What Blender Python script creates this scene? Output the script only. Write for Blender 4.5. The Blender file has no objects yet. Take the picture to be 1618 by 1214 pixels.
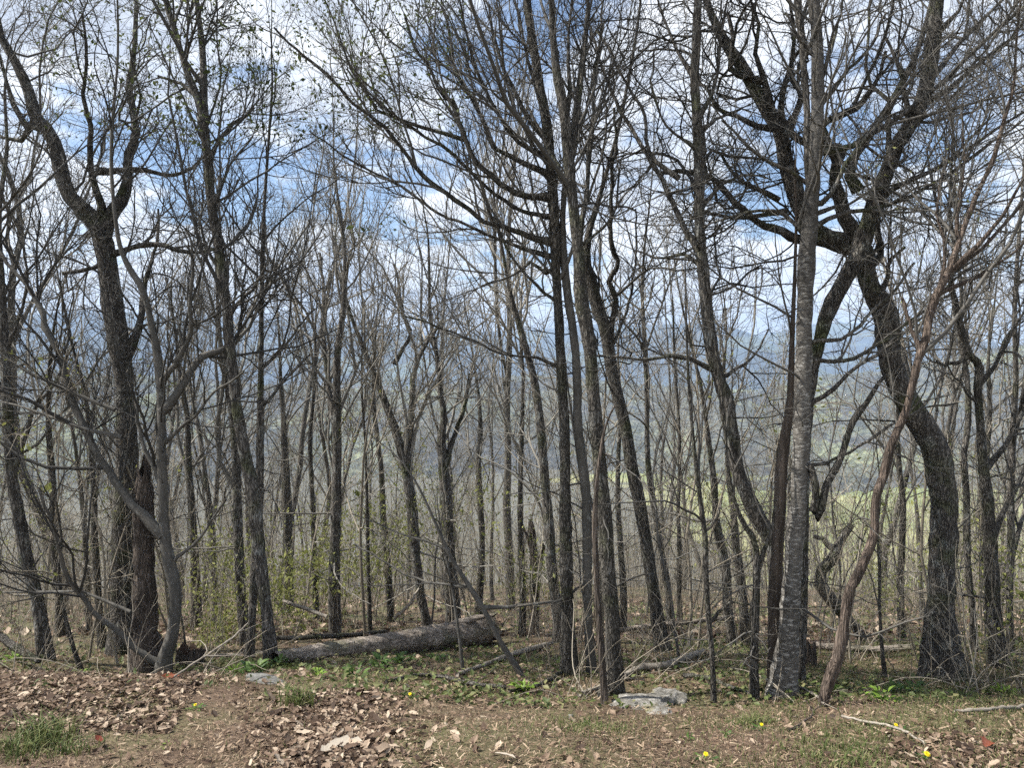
import bpy, math, random
import numpy as np
from mathutils import Vector

random.seed(11)
rng = np.random.default_rng(11)
scene = bpy.context.scene
COL = scene.collection

# ------------------------------------------------------------------ camera, sky, sun, exposure
F, CX, HY, H = 1199.0, 809.0, 585.0, 1.65      # focal length in photo pixels, centre column, eye-level row, eye height
cam_d = bpy.data.cameras.new("camera")
cam_d.sensor_width = 36.0
cam_d.lens = 36.0 * F / 1618.0
cam_d.shift_y = -(607.0 - HY) / 1618.0
cam_d.clip_start, cam_d.clip_end = 0.05, 30000
cam = bpy.data.objects.new("camera", cam_d)
COL.objects.link(cam)
cam.location = (0, 0, H)
cam.rotation_euler = (math.pi / 2, 0, 0)
scene.camera = cam

SUN_EL, SUN_AZ = math.radians(52), math.radians(-90)     # azimuth clockwise from the viewing direction (+Y)
world = bpy.data.worlds.new("World")
scene.world = world
world.use_nodes = True
nt = world.node_tree
nt.nodes.clear()


def N(tree, typ, **kw):
    n = tree.nodes.new(typ)
    for k, v in kw.items():
        if k in n.inputs.keys():
            n.inputs[k].default_value = v
        else:
            setattr(n, k, v)
    return n


def L(tree, a, b):
    tree.links.new(a, b)


def math_n(tree, op, a, b=None, c=None):
    n = tree.nodes.new("ShaderNodeMath")
    n.operation = op
    for i, v in enumerate((a, b, c)):
        if v is None:
            continue
        if isinstance(v, (int, float)):
            n.inputs[i].default_value = v
        else:
            tree.links.new(v, n.inputs[i])
    return n.outputs[0]


def ramp(tree, fac, stops, interp='LINEAR'):
    n = tree.nodes.new("ShaderNodeValToRGB")
    n.color_ramp.interpolation = interp
    el = n.color_ramp.elements
    while len(el) < len(stops):
        el.new(0.5)
    for e, (p, c) in zip(el, stops):
        e.position = p
        e.color = (c, c, c, 1) if isinstance(c, (int, float)) else (*c, 1)
    if fac is not None:
        tree.links.new(fac, n.inputs[0])
    return n.outputs[0]


def mixc(tree, fac, a, b, blend='MIX'):
    n = tree.nodes.new("ShaderNodeMix")
    n.data_type = 'RGBA'
    n.blend_type = blend
    for sock, v in ((n.inputs[0], fac), (n.inputs[6], a), (n.inputs[7], b)):
        if isinstance(v, (int, float)):
            sock.default_value = v
        elif isinstance(v, tuple):
            sock.default_value = (*v, 1)
        else:
            tree.links.new(v, sock)
    return n.outputs[2]


sky = N(nt, "ShaderNodeTexSky", sky_type='NISHITA', sun_disc=False, sun_elevation=SUN_EL, sun_rotation=SUN_AZ,
        altitude=900, air_density=1.0, dust_density=0.6, ozone_density=2.0)
bg_sky = N(nt, "ShaderNodeBackground", Strength=0.085)
L(nt, sky.outputs[0], bg_sky.inputs[0])
tc = N(nt, "ShaderNodeTexCoord")
sep = N(nt, "ShaderNodeSeparateXYZ")
L(nt, tc.outputs['Generated'], sep.inputs[0])
zz = math_n(nt, 'ADD', math_n(nt, 'MAXIMUM', sep.outputs[2], 0.0), 0.22)
cmb = N(nt, "ShaderNodeCombineXYZ")
L(nt, math_n(nt, 'DIVIDE', sep.outputs[0], zz), cmb.inputs[0])
L(nt, math_n(nt, 'DIVIDE', sep.outputs[1], zz), cmb.inputs[1])
cmb.inputs[2].default_value = 21.1
n1 = N(nt, "ShaderNodeTexNoise", Scale=1.5, Detail=9.0, Roughness=0.58, Distortion=0.25)
L(nt, cmb.outputs[0], n1.inputs['Vector'])
n2 = N(nt, "ShaderNodeTexNoise", Scale=3.1, Detail=6.0, Roughness=0.55)
L(nt, cmb.outputs[0], n2.inputs['Vector'])
bank = math_n(nt, 'MULTIPLY', math_n(nt, 'MAXIMUM', math_n(nt, 'SUBTRACT', 0.52, zz), 0.0), 0.52)   # clouds close up towards the horizon
cover = ramp(nt, math_n(nt, 'ADD', n1.outputs['Fac'], bank), [(0.455, 0.0), (0.56, 1.0)], 'EASE')
shade = math_n(nt, 'ADD', math_n(nt, 'MULTIPLY', n1.outputs['Fac'], 0.6), math_n(nt, 'MULTIPLY', n2.outputs['Fac'], 0.4))
ccol = ramp(nt, shade, [(0.42, (1.0, 1.0, 1.0)), (0.52, (0.90, 0.92, 0.95)), (0.60, (0.50, 0.54, 0.62))])
bg_cl = N(nt, "ShaderNodeBackground", Strength=0.72)
L(nt, ccol, bg_cl.inputs[0])
mixs = N(nt, "ShaderNodeMixShader")
L(nt, cover, mixs.inputs[0])
L(nt, bg_sky.outputs[0], mixs.inputs[1])
L(nt, bg_cl.outputs[0], mixs.inputs[2])
wout = N(nt, "ShaderNodeOutputWorld")
L(nt, mixs.outputs[0], wout.inputs[0])

sun_d = bpy.data.lights.new("sun", 'SUN')
sun_d.energy = 5.0
sun_d.angle = math.radians(0.6)
sun_d.color = (1.0, 0.95, 0.87)
sun = bpy.data.objects.new("sun", sun_d)
COL.objects.link(sun)
sdir = Vector((math.sin(SUN_AZ) * math.cos(SUN_EL), math.cos(SUN_AZ) * math.cos(SUN_EL), math.sin(SUN_EL)))
sun.rotation_euler = (-sdir).to_track_quat('-Z', 'Y').to_euler()
sun.location = sdir * 60

vs = scene.view_settings
vs.view_transform, vs.look, vs.exposure, vs.gamma = 'Standard', 'None', 1.05, 1.0
cy = scene.cycles
cy.max_bounces, cy.diffuse_bounces, cy.glossy_bounces, cy.transmission_bounces = 3, 2, 1, 2
cy.volume_bounces, cy.transparent_max_bounces = 0, 4
cy.use_adaptive_sampling, cy.adaptive_threshold = True, 0.03
cy.use_denoising = False
cy.sample_clamp_indirect = 4.0
cy.caustics_reflective = cy.caustics_refractive = False


# ------------------------------------------------------------------ materials
def new_mat(name):
    m = bpy.data.materials.new(name)
    m.use_nodes = True
    t = m.node_tree
    b = t.nodes["Principled BSDF"]
    b.inputs["Specular IOR Level"].default_value = 0.25
    return m, t, b


def bark_mat(name, dark, light, scale=9.0, stretch=0.22, bump=0.6, rough=0.9, moss=0.0, patch=None, plates=1.0, tall=None, along='z'):
    """ridged bark: stretched noise and cracks run along the stem; optional pale lichen patches"""
    m, t, b = new_mat(name)
    co = N(t, "ShaderNodeTexCoord")
    mp = N(t, "ShaderNodeMapping")
    mp.inputs['Scale'].default_value = (1, 1, stretch) if along == 'z' else (stretch, 1, 1)
    L(t, co.outputs['Object'], mp.inputs[0])
    a = N(t, "ShaderNodeTexNoise", Scale=scale * 3, Detail=3.0, Roughness=0.65, Distortion=0.4)
    L(t, mp.outputs[0], a.inputs['Vector'])
    v = N(t, "ShaderNodeTexVoronoi", Scale=scale * 3.4)
    v.feature = 'DISTANCE_TO_EDGE'
    wob = N(t, "ShaderNodeTexNoise", Scale=scale * 2, Detail=2.0)
    L(t, mp.outputs[0], wob.inputs['Vector'])
    add = N(t, "ShaderNodeMix", data_type='RGBA', blend_type='LINEAR_LIGHT')
    add.inputs[0].default_value = 0.12
    L(t, mp.outputs[0], add.inputs[6])
    L(t, wob.outputs['Color'], add.inputs[7])
    L(t, add.outputs[2], v.inputs['Vector'])
    crack = ramp(t, v.outputs['Distance'], [(0.0, 1.0 - 0.8 * plates), (0.22, 1.0)])
    big = N(t, "ShaderNodeTexNoise", Scale=2.3, Detail=3.0)
    L(t, co.outputs['Object'], big.inputs['Vector'])
    f = math_n(t, 'MULTIPLY_ADD', big.outputs['Fac'], 0.7, math_n(t, 'SUBTRACT', a.outputs['Fac'], 0.35))
    c = mixc(t, ramp(t, f, [(0.2, 0.0), (0.72, 1.0)]), dark, light)
    if patch:
        pm = N(t, "ShaderNodeMapping")
        pm.inputs['Scale'].default_value = (1, 1, patch[1])
        L(t, co.outputs['Object'], pm.inputs[0])
        pn = N(t, "ShaderNodeTexNoise", Scale=patch[2], Detail=4.0, Roughness=0.6)
        L(t, pm.outputs[0], pn.inputs['Vector'])
        pf = ramp(t, pn.outputs['Fac'], [(patch[3], 0.0), (patch[3] + 0.07, 1.0)])
        if tall:                           # young bark higher up has no pale patches
            hz_ = N(t, "ShaderNodeSeparateXYZ")
            L(t, co.outputs['Object'], hz_.inputs[0])
            mr = N(t, "ShaderNodeMapRange")
            mr.inputs['From Min'].default_value, mr.inputs['From Max'].default_value = tall
            mr.inputs['To Min'].default_value, mr.inputs['To Max'].default_value = 1.0, 0.12
            L(t, hz_.outputs[2], mr.inputs['Value'])
            pf = math_n(t, 'MULTIPLY', pf, mr.outputs[0])
        c = mixc(t, pf, c, patch[0])
    if moss:
        mn = N(t, "ShaderNodeTexNoise", Scale=3.5, Detail=5.0)
        L(t, co.outputs['Object'], mn.inputs['Vector'])
        c = mixc(t, ramp(t, mn.outputs['Fac'], [(0.53, 0.0), (0.66, moss)]), c, (0.10, 0.115, 0.05))
    c = mixc(t, 1.0, c, crack, 'MULTIPLY')
    L(t, c, b.inputs['Base Color'])
    b.inputs['Roughness'].default_value = rough
    hgt = math_n(t, 'MULTIPLY_ADD', crack, 0.6, a.outputs['Fac'])
    bp = N(t, "ShaderNodeBump", Strength=bump, Distance=0.02)
    L(t, hgt, bp.inputs['Height'])
    L(t, bp.outputs[0], b.inputs['Normal'])
    return m


def plain_mat(name, stops, rough=0.85, scale=6.0, bump=0.0, trans=0.0, tint=True, spec=0.25):
    """colour from a ramp driven by a per-piece tint attribute, the object's own random value and fine noise"""
    m, t, b = new_mat(name)
    b.inputs["Specular IOR Level"].default_value = spec
    co = N(t, "ShaderNodeTexCoord")
    n = N(t, "ShaderNodeTexNoise", Scale=scale, Detail=4.0, Roughness=0.6)
    L(t, co.outputs['Object'], n.inputs['Vector'])
    f = math_n(t, 'MULTIPLY_ADD', n.outputs['Fac'], 0.5, -0.25)
    if tint:
        at_ = N(t, "ShaderNodeAttribute", attribute_name="tint")
        oi = N(t, "ShaderNodeObjectInfo")
        base = math_n(t, 'FRACT', math_n(t, 'ADD', at_.outputs['Fac'], oi.outputs['Random']))
        f = math_n(t, 'ADD', f, base)
    else:
        f = math_n(t, 'ADD', f, 0.5)
    c = ramp(t, f, stops)
    L(t, c, b.inputs['Base Color'])
    b.inputs['Roughness'].default_value = rough
    if bump:
        bp = N(t, "ShaderNodeBump", Strength=bump, Distance=0.01)
        L(t, n.outputs['Fac'], bp.inputs['Height'])
        L(t, bp.outputs[0], b.inputs['Normal'])
    if trans:
        tr = N(t, "ShaderNodeBsdfTranslucent")
        L(t, c, tr.inputs[0])
        mx = N(t, "ShaderNodeMixShader")
        mx.inputs[0].default_value = trans
        L(t, b.outputs[0], mx.inputs[1])
        L(t, tr.outputs[0], mx.inputs[2])
        L(t, mx.outputs[0], t.nodes["Material Output"].inputs[0])
    return m


M = {}
M['oak'] = bark_mat('oak_bark', (0.046, 0.042, 0.037), (0.215, 0.197, 0.175), 9, 0.25, 0.9, patch=((0.27, 0.27, 0.245), 0.7, 9, 0.56), moss=0.85)
M['grey'] = bark_mat('grey_bark', (0.062, 0.056, 0.050), (0.23, 0.212, 0.187), 8, 0.2, 0.7, patch=((0.27, 0.27, 0.25), 0.6, 10, 0.565), moss=0.7)
M['dark'] = bark_mat('dark_bark', (0.046, 0.043, 0.038), (0.19, 0.175, 0.152), 10, 0.22, 0.9, patch=((0.19, 0.185, 0.17), 0.5, 8, 0.59), moss=0.6)
M['smooth'] = bark_mat('smooth_bark', (0.056, 0.054, 0.048), (0.145, 0.137, 0.122), 5, 0.5, 0.25, patch=((0.20, 0.20, 0.185), 0.8, 16, 0.62), plates=0.2)
M['birch'] = bark_mat('lichen_bark', (0.045, 0.042, 0.038), (0.18, 0.168, 0.15), 8, 1.6, 0.5, patch=((0.33, 0.32, 0.295), 3.2, 19, 0.535), plates=0.3, tall=(2.3, 3.3))
M['brown'] = bark_mat('brown_bark', (0.055, 0.044, 0.036), (0.17, 0.138, 0.113), 6, 0.08, 0.6, plates=0.5)
M['bare'] = bark_mat('barkless_wood', (0.045, 0.035, 0.029), (0.20, 0.155, 0.125), 9, 0.05, 1.0, plates=0.7, rough=0.85)
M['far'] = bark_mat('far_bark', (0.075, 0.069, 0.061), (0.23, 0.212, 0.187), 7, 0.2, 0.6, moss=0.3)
M['rot'] = bark_mat('rotten_wood', (0.050, 0.042, 0.036), (0.19, 0.155, 0.128), 9, 0.07, 1.0, plates=0.8)
M['log'] = bark_mat('log_wood', (0.085, 0.070, 0.056), (0.43, 0.37, 0.31), 6, 0.10, 1.0, plates=0.6, along='x', moss=0.5)
M['stick'] = bark_mat('pale_stick', (0.15, 0.128, 0.105), (0.36, 0.325, 0.275), 12, 0.3, 0.3, plates=0.2, along='x')
M['twig'] = plain_mat('twig_bark', [(0.0, (0.046, 0.044, 0.040)), (1.0, (0.115, 0.109, 0.098))], 0.8, 1.5)
M['twig_far'] = plain_mat('twig_bark_far_sunlit', [(0.0, (0.14, 0.132, 0.115)), (1.0, (0.30, 0.282, 0.245))], 0.85, 0.6)  # paler than the near twigs: sunlight on distant stems put into the colour
M['cane'] = plain_mat('pale_cane', [(0.0, (0.15, 0.13, 0.10)), (1.0, (0.36, 0.32, 0.255))], 0.8, 2.0)
M['bud'] = plain_mat('young_leaf_green', [(0.0, (0.055, 0.075, 0.022)), (1.0, (0.13, 0.155, 0.05))], 0.6, 3, trans=0.35)
M['pale'] = plain_mat('pale_spring_leaf', [(0.0, (0.14, 0.16, 0.045)), (1.0, (0.30, 0.31, 0.10))], 0.6, 3, trans=0.4)
M['grass'] = plain_mat('grass_green', [(0.0, (0.055, 0.080, 0.024)), (0.6, (0.115, 0.145, 0.048)), (1.0, (0.24, 0.225, 0.11))], 0.55, 2, trans=0.3)
M['weed'] = plain_mat('weed_green', [(0.0, (0.040, 0.085, 0.024)), (1.0, (0.11, 0.175, 0.045))], 0.5, 3, trans=0.3)
M['lime'] = plain_mat('lime_leaf', [(0.0, (0.12, 0.20, 0.03)), (1.0, (0.22, 0.33, 0.06))], 0.5, 3, trans=0.35)
M['leaf'] = plain_mat('dead_leaf_brown', [(0.0, (0.030, 0.018, 0.012)), (0.3, (0.085, 0.054, 0.036)), (0.58, (0.175, 0.12, 0.083)), (0.85, (0.31, 0.235, 0.172)), (1.0, (0.46, 0.375, 0.285))], 0.7, 9, 0.2, trans=0.15)
M['thatch'] = plain_mat('dead_grass', [(0.0, (0.045, 0.028, 0.018)), (0.4, (0.115, 0.076, 0.050)), (0.75, (0.215, 0.152, 0.103)), (1.0, (0.37, 0.29, 0.205))], 0.85, 4)
M['red_leaf'] = plain_mat('red_brown_leaf', [(0.0, (0.13, 0.03, 0.018)), (1.0, (0.30, 0.10, 0.05))], 0.6, 9, trans=0.2)
M['paleleaf'] = plain_mat('bleached_leaf', [(0.0, (0.30, 0.25, 0.195)), (1.0, (0.48, 0.43, 0.355))], 0.7, 12, 0.2, tint=False)
M['yellow'] = plain_mat('dandelion_yellow', [(0.0, (0.78, 0.60, 0.015)), (1.0, (0.86, 0.72, 0.03))], 0.6, 40, tint=False)
M['stem'] = plain_mat('dandelion_stem', [(0.0, (0.12, 0.17, 0.06)), (1.0, (0.20, 0.24, 0.10))], 0.5, 20, tint=False)
M['heart'] = plain_mat('dark_heartwood', [(0.0, (0.02, 0.013, 0.010)), (1.0, (0.085, 0.055, 0.04))], 0.9, 20, 0.6, tint=False)


def ground_mat():
    m, t, b = new_mat('forest_ground')
    co = N(t, "ShaderNodeTexCoord")
    a = N(t, "ShaderNodeTexNoise", Scale=0.9, Detail=6.0, Roughness=0.6)
    f = N(t, "ShaderNodeTexNoise", Scale=38.0, Detail=6.0, Roughness=0.7)
    g = N(t, "ShaderNodeTexNoise", Scale=0.55, Detail=5.0, Roughness=0.65, Distortion=0.5)
    far = N(t, "ShaderNodeTexNoise", Scale=0.012, Detail=5.0)
    for n in (a, f, g, far):
        L(t, co.outputs['Object'], n.inputs['Vector'])
    soil = ramp(t, math_n(t, 'MULTIPLY_ADD', a.outputs['Fac'], 0.45, math_n(t, 'MULTIPLY', f.outputs['Fac'], 0.6)),
                [(0.32, (0.040, 0.026, 0.018)), (0.5, (0.095, 0.064, 0.044)), (0.66, (0.19, 0.14, 0.10))])
    green = ramp(t, f.outputs['Fac'], [(0.3, (0.05, 0.058, 0.022)), (0.7, (0.155, 0.148, 0.07))])
    c = mixc(t, ramp(t, g.outputs['Fac'], [(0.41, 0.0), (0.58, 0.8)]), soil, green)
    sp = N(t, "ShaderNodeSeparateXYZ")
    L(t, co.outputs['Object'], sp.inputs[0])
    mead = ramp(t, far.outputs['Fac'], [(0.4, (0.20, 0.225, 0.075)), (0.6, (0.31, 0.30, 0.13))])
    lay = N(t, "ShaderNodeTexNoise", Scale=0.006, Detail=4.0)
    L(t, co.outputs['Object'], lay.inputs['Vector'])
    east = math_n(t, 'MULTIPLY_ADD', sp.outputs[0], 0.0011, math_n(t, 'SUBTRACT', lay.outputs['Fac'], 0.30))
    mead = mixc(t, ramp(t, east, [(0.36, 0.0), (0.42, 1.0)]), (0.115, 0.105, 0.07), mead)
    fm = N(t, "ShaderNodeMapRange")
    fm.inputs['From Min'].default_value, fm.inputs['From Max'].default_value = 430, 500
    L(t, sp.outputs[1], fm.inputs['Value'])
    c = mixc(t, fm.outputs[0], c, mead)
    L(t, c, b.inputs['Base Color'])
    b.inputs['Roughness'].default_value = 0.95
    bp = N(t, "ShaderNodeBump", Strength=0.6, Distance=0.03)
    L(t, f.outputs['Fac'], bp.inputs['Height'])
    L(t, bp.outputs[0], b.inputs['Normal'])
    return m


def hill_mat(name, woods, spring, field, fscale):
    m, t, b = new_mat(name)
    co = N(t, "ShaderNodeTexCoord")
    a = N(t, "ShaderNodeTexNoise", Scale=fscale, Detail=7.0, Roughness=0.68)
    c_ = N(t, "ShaderNodeTexNoise", Scale=0.05, Detail=5.0, Roughness=0.7)
    p = N(t, "ShaderNodeTexNoise", Scale=fscale * 0.55, Detail=3.0, Distortion=0.8)
    for n in (a, c_, p):
        L(t, co.outputs['Object'], n.inputs['Vector'])
    c = mixc(t, ramp(t, a.outputs['Fac'], [(0.42, 0.0), (0.60, 1.0)]), woods, spring)
    c = mixc(t, ramp(t, p.outputs['Fac'], [(0.57, 0.0), (0.60, 1.0)]), c, field)
    vo = N(t, "ShaderNodeTexVoronoi", Scale=0.075)
    L(t, co.outputs['Object'], vo.inputs['Vector'])
    c = mixc(t, 0.9, c, ramp(t, vo.outputs['Distance'], [(0.0, 1.35), (0.75, 0.35)]), 'MULTIPLY')
    c = mixc(t, 0.8, c, ramp(t, c_.outputs['Fac'], [(0.3, 0.45), (0.7, 1.25)]), 'MULTIPLY')
    L(t, c, b.inputs['Base Color'])
    b.inputs['Roughness'].default_value = 1.0
    b.inputs["Specular IOR Level"].default_value = 0.0
    bp = N(t, "ShaderNodeBump", Strength=1.0, Distance=9.0)
    L(t, c_.outputs['Fac'], bp.inputs['Height'])
    L(t, bp.outputs[0], b.inputs['Normal'])
    return m


M['ground'] = ground_mat()
M['hill_far'] = hill_mat('far_hill_woods', (0.06, 0.06, 0.05), (0.09, 0.098, 0.062), (0.17, 0.185, 0.085), 0.0022)
M['hill_near'] = hill_mat('near_hill_woods', (0.14, 0.13, 0.105), (0.195, 0.20, 0.125), (0.28, 0.295, 0.165), 0.0048)


def stone_mat():
    m, t, b = new_mat('lichen_stone')
    co = N(t, "ShaderNodeTexCoord")
    a = N(t, "ShaderNodeTexNoise", Scale=22.0, Detail=6.0, Roughness=0.75)
    v = N(t, "ShaderNodeTexVoronoi", Scale=16.0)
    g = N(t, "ShaderNodeTexNoise", Scale=4.0, Detail=5.0)
    for n in (a, v, g):
        L(t, co.outputs['Object'], n.inputs['Vector'])
    c = ramp(t, a.outputs['Fac'], [(0.34, (0.085, 0.078, 0.064)), (0.48, (0.165, 0.157, 0.138)), (0.60, (0.27, 0.26, 0.238)), (0.70, (0.42, 0.41, 0.39))])
    c = mixc(t, ramp(t, g.outputs['Fac'], [(0.56, 0.0), (0.66, 0.7)]), c, (0.20, 0.18, 0.075))
    L(t, c, b.inputs['Base Color'])
    b.inputs['Roughness'].default_value = 0.95
    bp = N(t, "ShaderNodeBump", Strength=0.8, Distance=0.02)
    L(t, a.outputs['Fac'], bp.inputs['Height'])
    L(t, bp.outputs[0], b.inputs['Normal'])
    return m


M['stone'] = stone_mat()
M['slate'] = bark_mat('grey_slate', (0.075, 0.075, 0.07), (0.20, 0.20, 0.19), 6, 1.0, 0.6, plates=0.3)

# ------------------------------------------------------------------ ground shape and pixel-to-place helpers
_py = np.array([-60, -20, 0, 2.5, 3.2, 4, 5, 6.5, 9, 13, 18, 25, 35, 50, 80, 120, 200, 350, 450, 520, 700, 1200, 1800, 3000, 9000.])
_pz = np.array([0.5, 0.2, 0, 0, -.03, -.24, -.5, -.87, -1.54, -2.63, -3.98, -5.96, -8.86, -13.3, -22, -34, -60, -108, -138, -148, -150, -150, -130, -90, -60.])
_lu = np.linspace(math.log(1), math.log(9070), 2400)
_lz = np.interp(np.exp(_lu) - 61 + 0.0, _py, _pz)
_yy = np.concatenate([np.arange(-60, 40, 0.1), np.geomspace(40, 9000, 600)])
_zz = np.interp(_yy, _py, _pz)
_k = np.ones(15) / 15
_zz[8:-8] = np.convolve(_zz, _k, 'same')[8:-8]


def ground(x, y):
    x, y = np.asarray(x, float), np.asarray(y, float)
    z = np.interp(y, _yy, _zz)
    near = np.clip(y / 6.0, 0.15, 1)
    z = z + 0.03 * near * (np.sin(x * 1.9 + y * 0.7) + np.sin(y * 2.3 - x * 0.8 + 1) * 0.7 + 0.5 * np.sin(x * 4.1 + 2) * np.sin(y * 3.7))
    far = np.clip((y - 10) / 25, 0, 1) * np.clip((900 - y) / 500, 0.0, 1)
    z = z + far * 0.35 * (np.sin(x * 0.23 + 1.3) + np.sin(y * 0.19 + x * 0.11))
    # leaf-covered bank rising at the left edge of the clearing
    z = z + 0.11 * np.exp(-((y - 4.9) / 0.9) ** 2) / (1 + np.exp(np.clip((x + 2.0) * 3.0, -40, 40)))
    return z


def gz(x, y):
    return float(ground(x, y))


def at(px, py, Y):
    return ((px - CX) / F * Y, Y, H + (HY - py) / F * Y)


def hit(px, py):
    """where the sight line of a photo pixel meets the ground"""
    ys = np.arange(2.4, 60, 0.02)
    d = H + (HY - py) / F * ys - ground((px - CX) / F * ys, ys)
    i = int(np.argmax(d <= 0)) if np.any(d <= 0) else len(ys) - 1
    return float(ys[i])


# ------------------------------------------------------------------ mesh helpers
def link(o, parent=None):
    COL.objects.link(o)
    if o.name.split('.')[0] in ('crown', 'twigs', 'leaves', 'blades'):
        o['kind'] = 'stuff'                # twigs and leaflets too fine to pick apart
    if parent is not None:
        o.parent = parent
    return o


def tag(o, label=None, cat=None, group=None, kind=None):
    for k, v in (('label', label), ('category', cat), ('group', group), ('kind', kind)):
        if v:
            o[k] = v
    return o


def empty(name, loc=(0, 0, 0)):
    o = bpy.data.objects.new(name, None)
    o.empty_display_size = 0.1
    o.location = loc
    return link(o)


def mesh_np(name, V, FQ, mat, smooth=True, tint=None, FT=None):
    """mesh from numpy arrays: V (n,3), quads FQ (m,4), triangles FT (k,3); tint per vertex"""
    me = bpy.data.meshes.new(name)
    V = np.ascontiguousarray(V, dtype=np.float32)
    me.vertices.add(len(V))
    me.vertices.foreach_set('co', V.ravel())
    FQ = np.zeros((0, 4), int) if FQ is None else np.asarray(FQ)
    FT = np.zeros((0, 3), int) if FT is None else np.asarray(FT)
    nl = FQ.size + FT.size
    me.loops.add(nl)
    me.loops.foreach_set('vertex_index', np.concatenate([FQ.ravel(), FT.ravel()]).astype(np.int32))
    me.polygons.add(len(FQ) + len(FT))
    ls = np.concatenate([np.arange(len(FQ)) * 4, FQ.size + np.arange(len(FT)) * 3]).astype(np.int32)
    me.polygons.foreach_set('loop_start', ls)
    me.polygons.foreach_set('use_smooth', np.full(len(ls), smooth, dtype=bool))
    if tint is not None:
        at_ = me.attributes.new('tint', 'FLOAT', 'POINT')
        at_.data.foreach_set('value', np.ascontiguousarray(tint, dtype=np.float32))
    me.update(calc_edges=True)
    me.materials.append(mat)
    return me


def norm(v):
    return v / np.maximum(np.linalg.norm(v, axis=-1, keepdims=True), 1e-9)


def tubes(P, R, sides, rough=0.0, gen=rng):
    """P (n,k,3), R (n,k): n tubes of k rings; returns vertices and quads"""
    n, k, _ = P.shape
    T = np.empty_like(P)
    T[:, 1:-1] = P[:, 2:] - P[:, :-2]
    T[:, 0] = P[:, 1] - P[:, 0]
    T[:, -1] = P[:, -1] - P[:, -2]
    T = norm(T)
    mean = norm(P[:, -1] - P[:, 0])
    a = np.where(np.abs(mean[:, 2:3]) > 0.75, np.array([[1.0, 0.13, 0]]), np.array([[0.1, 0.05, 1.0]]))
    U = norm(np.cross(T, a[:, None, :]))
    W = np.cross(T, U)
    ang = np.arange(sides) / sides * 2 * math.pi
    c, s = np.cos(ang), np.sin(ang)
    rr = R[:, :, None]
    if rough:
        rr = rr * (1 + rough * gen.normal(size=(n, k, sides)))
    V = P[:, :, None, :] + rr[..., None] * (c[None, None, :, None] * U[:, :, None, :] + s[None, None, :, None] * W[:, :, None, :])
    idx = np.arange(n * k * sides).reshape(n, k, sides)
    A, B = idx[:, :-1], idx[:, 1:]
    Q = np.stack([A, np.roll(A, -1, 2), np.roll(B, -1, 2), B], -1).reshape(-1, 4)
    return V.reshape(-1, 3), Q


def join(parts):
    """list of (V,Q) -> one (V,Q)"""
    vs_, qs, off = [], [], 0
    for V, Q in parts:
        vs_.append(V)
        qs.append(Q + off)
        off += len(V)
    return np.concatenate(vs_), np.concatenate(qs)


def spline(pts, n):
    """Catmull-Rom through pts (m,d), resampled to n points evenly by length"""
    p = np.asarray(pts, float)
    if len(p) == 2:
        return p[0] + (p[1] - p[0]) * np.linspace(0, 1, n)[:, None]
    q = np.vstack([2 * p[0] - p[1], p, 2 * p[-1] - p[-2]])
    out = []
    for i in range(1, len(q) - 2):
        t = np.linspace(0, 1, 12, endpoint=False)[:, None]
        a, b, c, d = q[i - 1], q[i], q[i + 1], q[i + 2]
        out.append(0.5 * (2 * b + (c - a) * t + (2 * a - 5 * b + 4 * c - d) * t ** 2 + (3 * b - a - 3 * c + d) * t ** 3))
    out.append(q[-2][None])
    o = np.concatenate(out)
    s = np.concatenate([[0], np.cumsum(np.linalg.norm(np.diff(o[:, :3], axis=0), axis=1))])
    u = np.linspace(0, s[-1], n)
    return np.stack([np.interp(u, s, o[:, j]) for j in range(o.shape[1])], 1)


def grow(P, R, counts, t0, t1, ang, length, k, wig, trop, rk, gen, bias=None, rmin=0.0015, lenfall=0.5, jit=0.35, rl=0.0095):
    """branches off parent polylines P (n,kp,3): counts per parent, start range t0..t1, divergence angle ang,
    length per parent (array), k points each, random bend wig, upward pull trop, base radius = rk x parent radius"""
    n, kp, _ = P.shape
    counts = np.asarray(counts, int)
    par = np.repeat(np.arange(n), counts)
    m = len(par)
    if m == 0:
        return np.zeros((0, k, 3)), np.zeros((0, k))
    t = t0 + (t1 - t0) * gen.random(m)
    f = t * (kp - 1)
    i = np.minimum(f.astype(int), kp - 2)
    w = (f - i)[:, None]
    p0 = P[par, i] * (1 - w) + P[par, i + 1] * w
    r0 = R[par, i] * (1 - w[:, 0]) + R[par, i + 1] * w[:, 0]
    T = norm(P[par, i + 1] - P[par, i])
    side = norm(np.cross(T, norm(gen.normal(size=(m, 3)))))
    a = ang * (1 + 0.3 * gen.normal(size=m))[:, None]
    d = norm(T * np.cos(a) + side * np.sin(a))
    if bias is not None:
        d = norm(d + np.asarray(bias))
    ln = np.asarray(length)[par] * (1 - lenfall * (t - t0) / max(t1 - t0, 1e-6)) * np.exp(jit * gen.normal(size=m))
    out = np.empty((m, k, 3))
    out[:, 0] = p0
    up = np.array([0, 0, 1.0])
    for j in range(1, k):
        d = norm(d + wig * gen.normal(size=(m, 3)) + trop * up)
        out[:, j] = out[:, j - 1] + d * (ln / (k - 1))[:, None]
    rb = np.maximum(np.minimum(r0 * rk, rl * ln + 0.001), rmin)
    taper = np.linspace(1, 0.35, k)[None]
    return out, np.maximum(rb[:, None] * taper, rmin * 0.7)


def keep_clear(P, R, ymin=3.4):
    """drop twigs that would hang in front of the viewer's face"""
    ok = ~np.any((P[:, :, 1] < ymin) & (np.abs(P[:, :, 0]) < 6), axis=1)
    return P[ok], R[ok]


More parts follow.
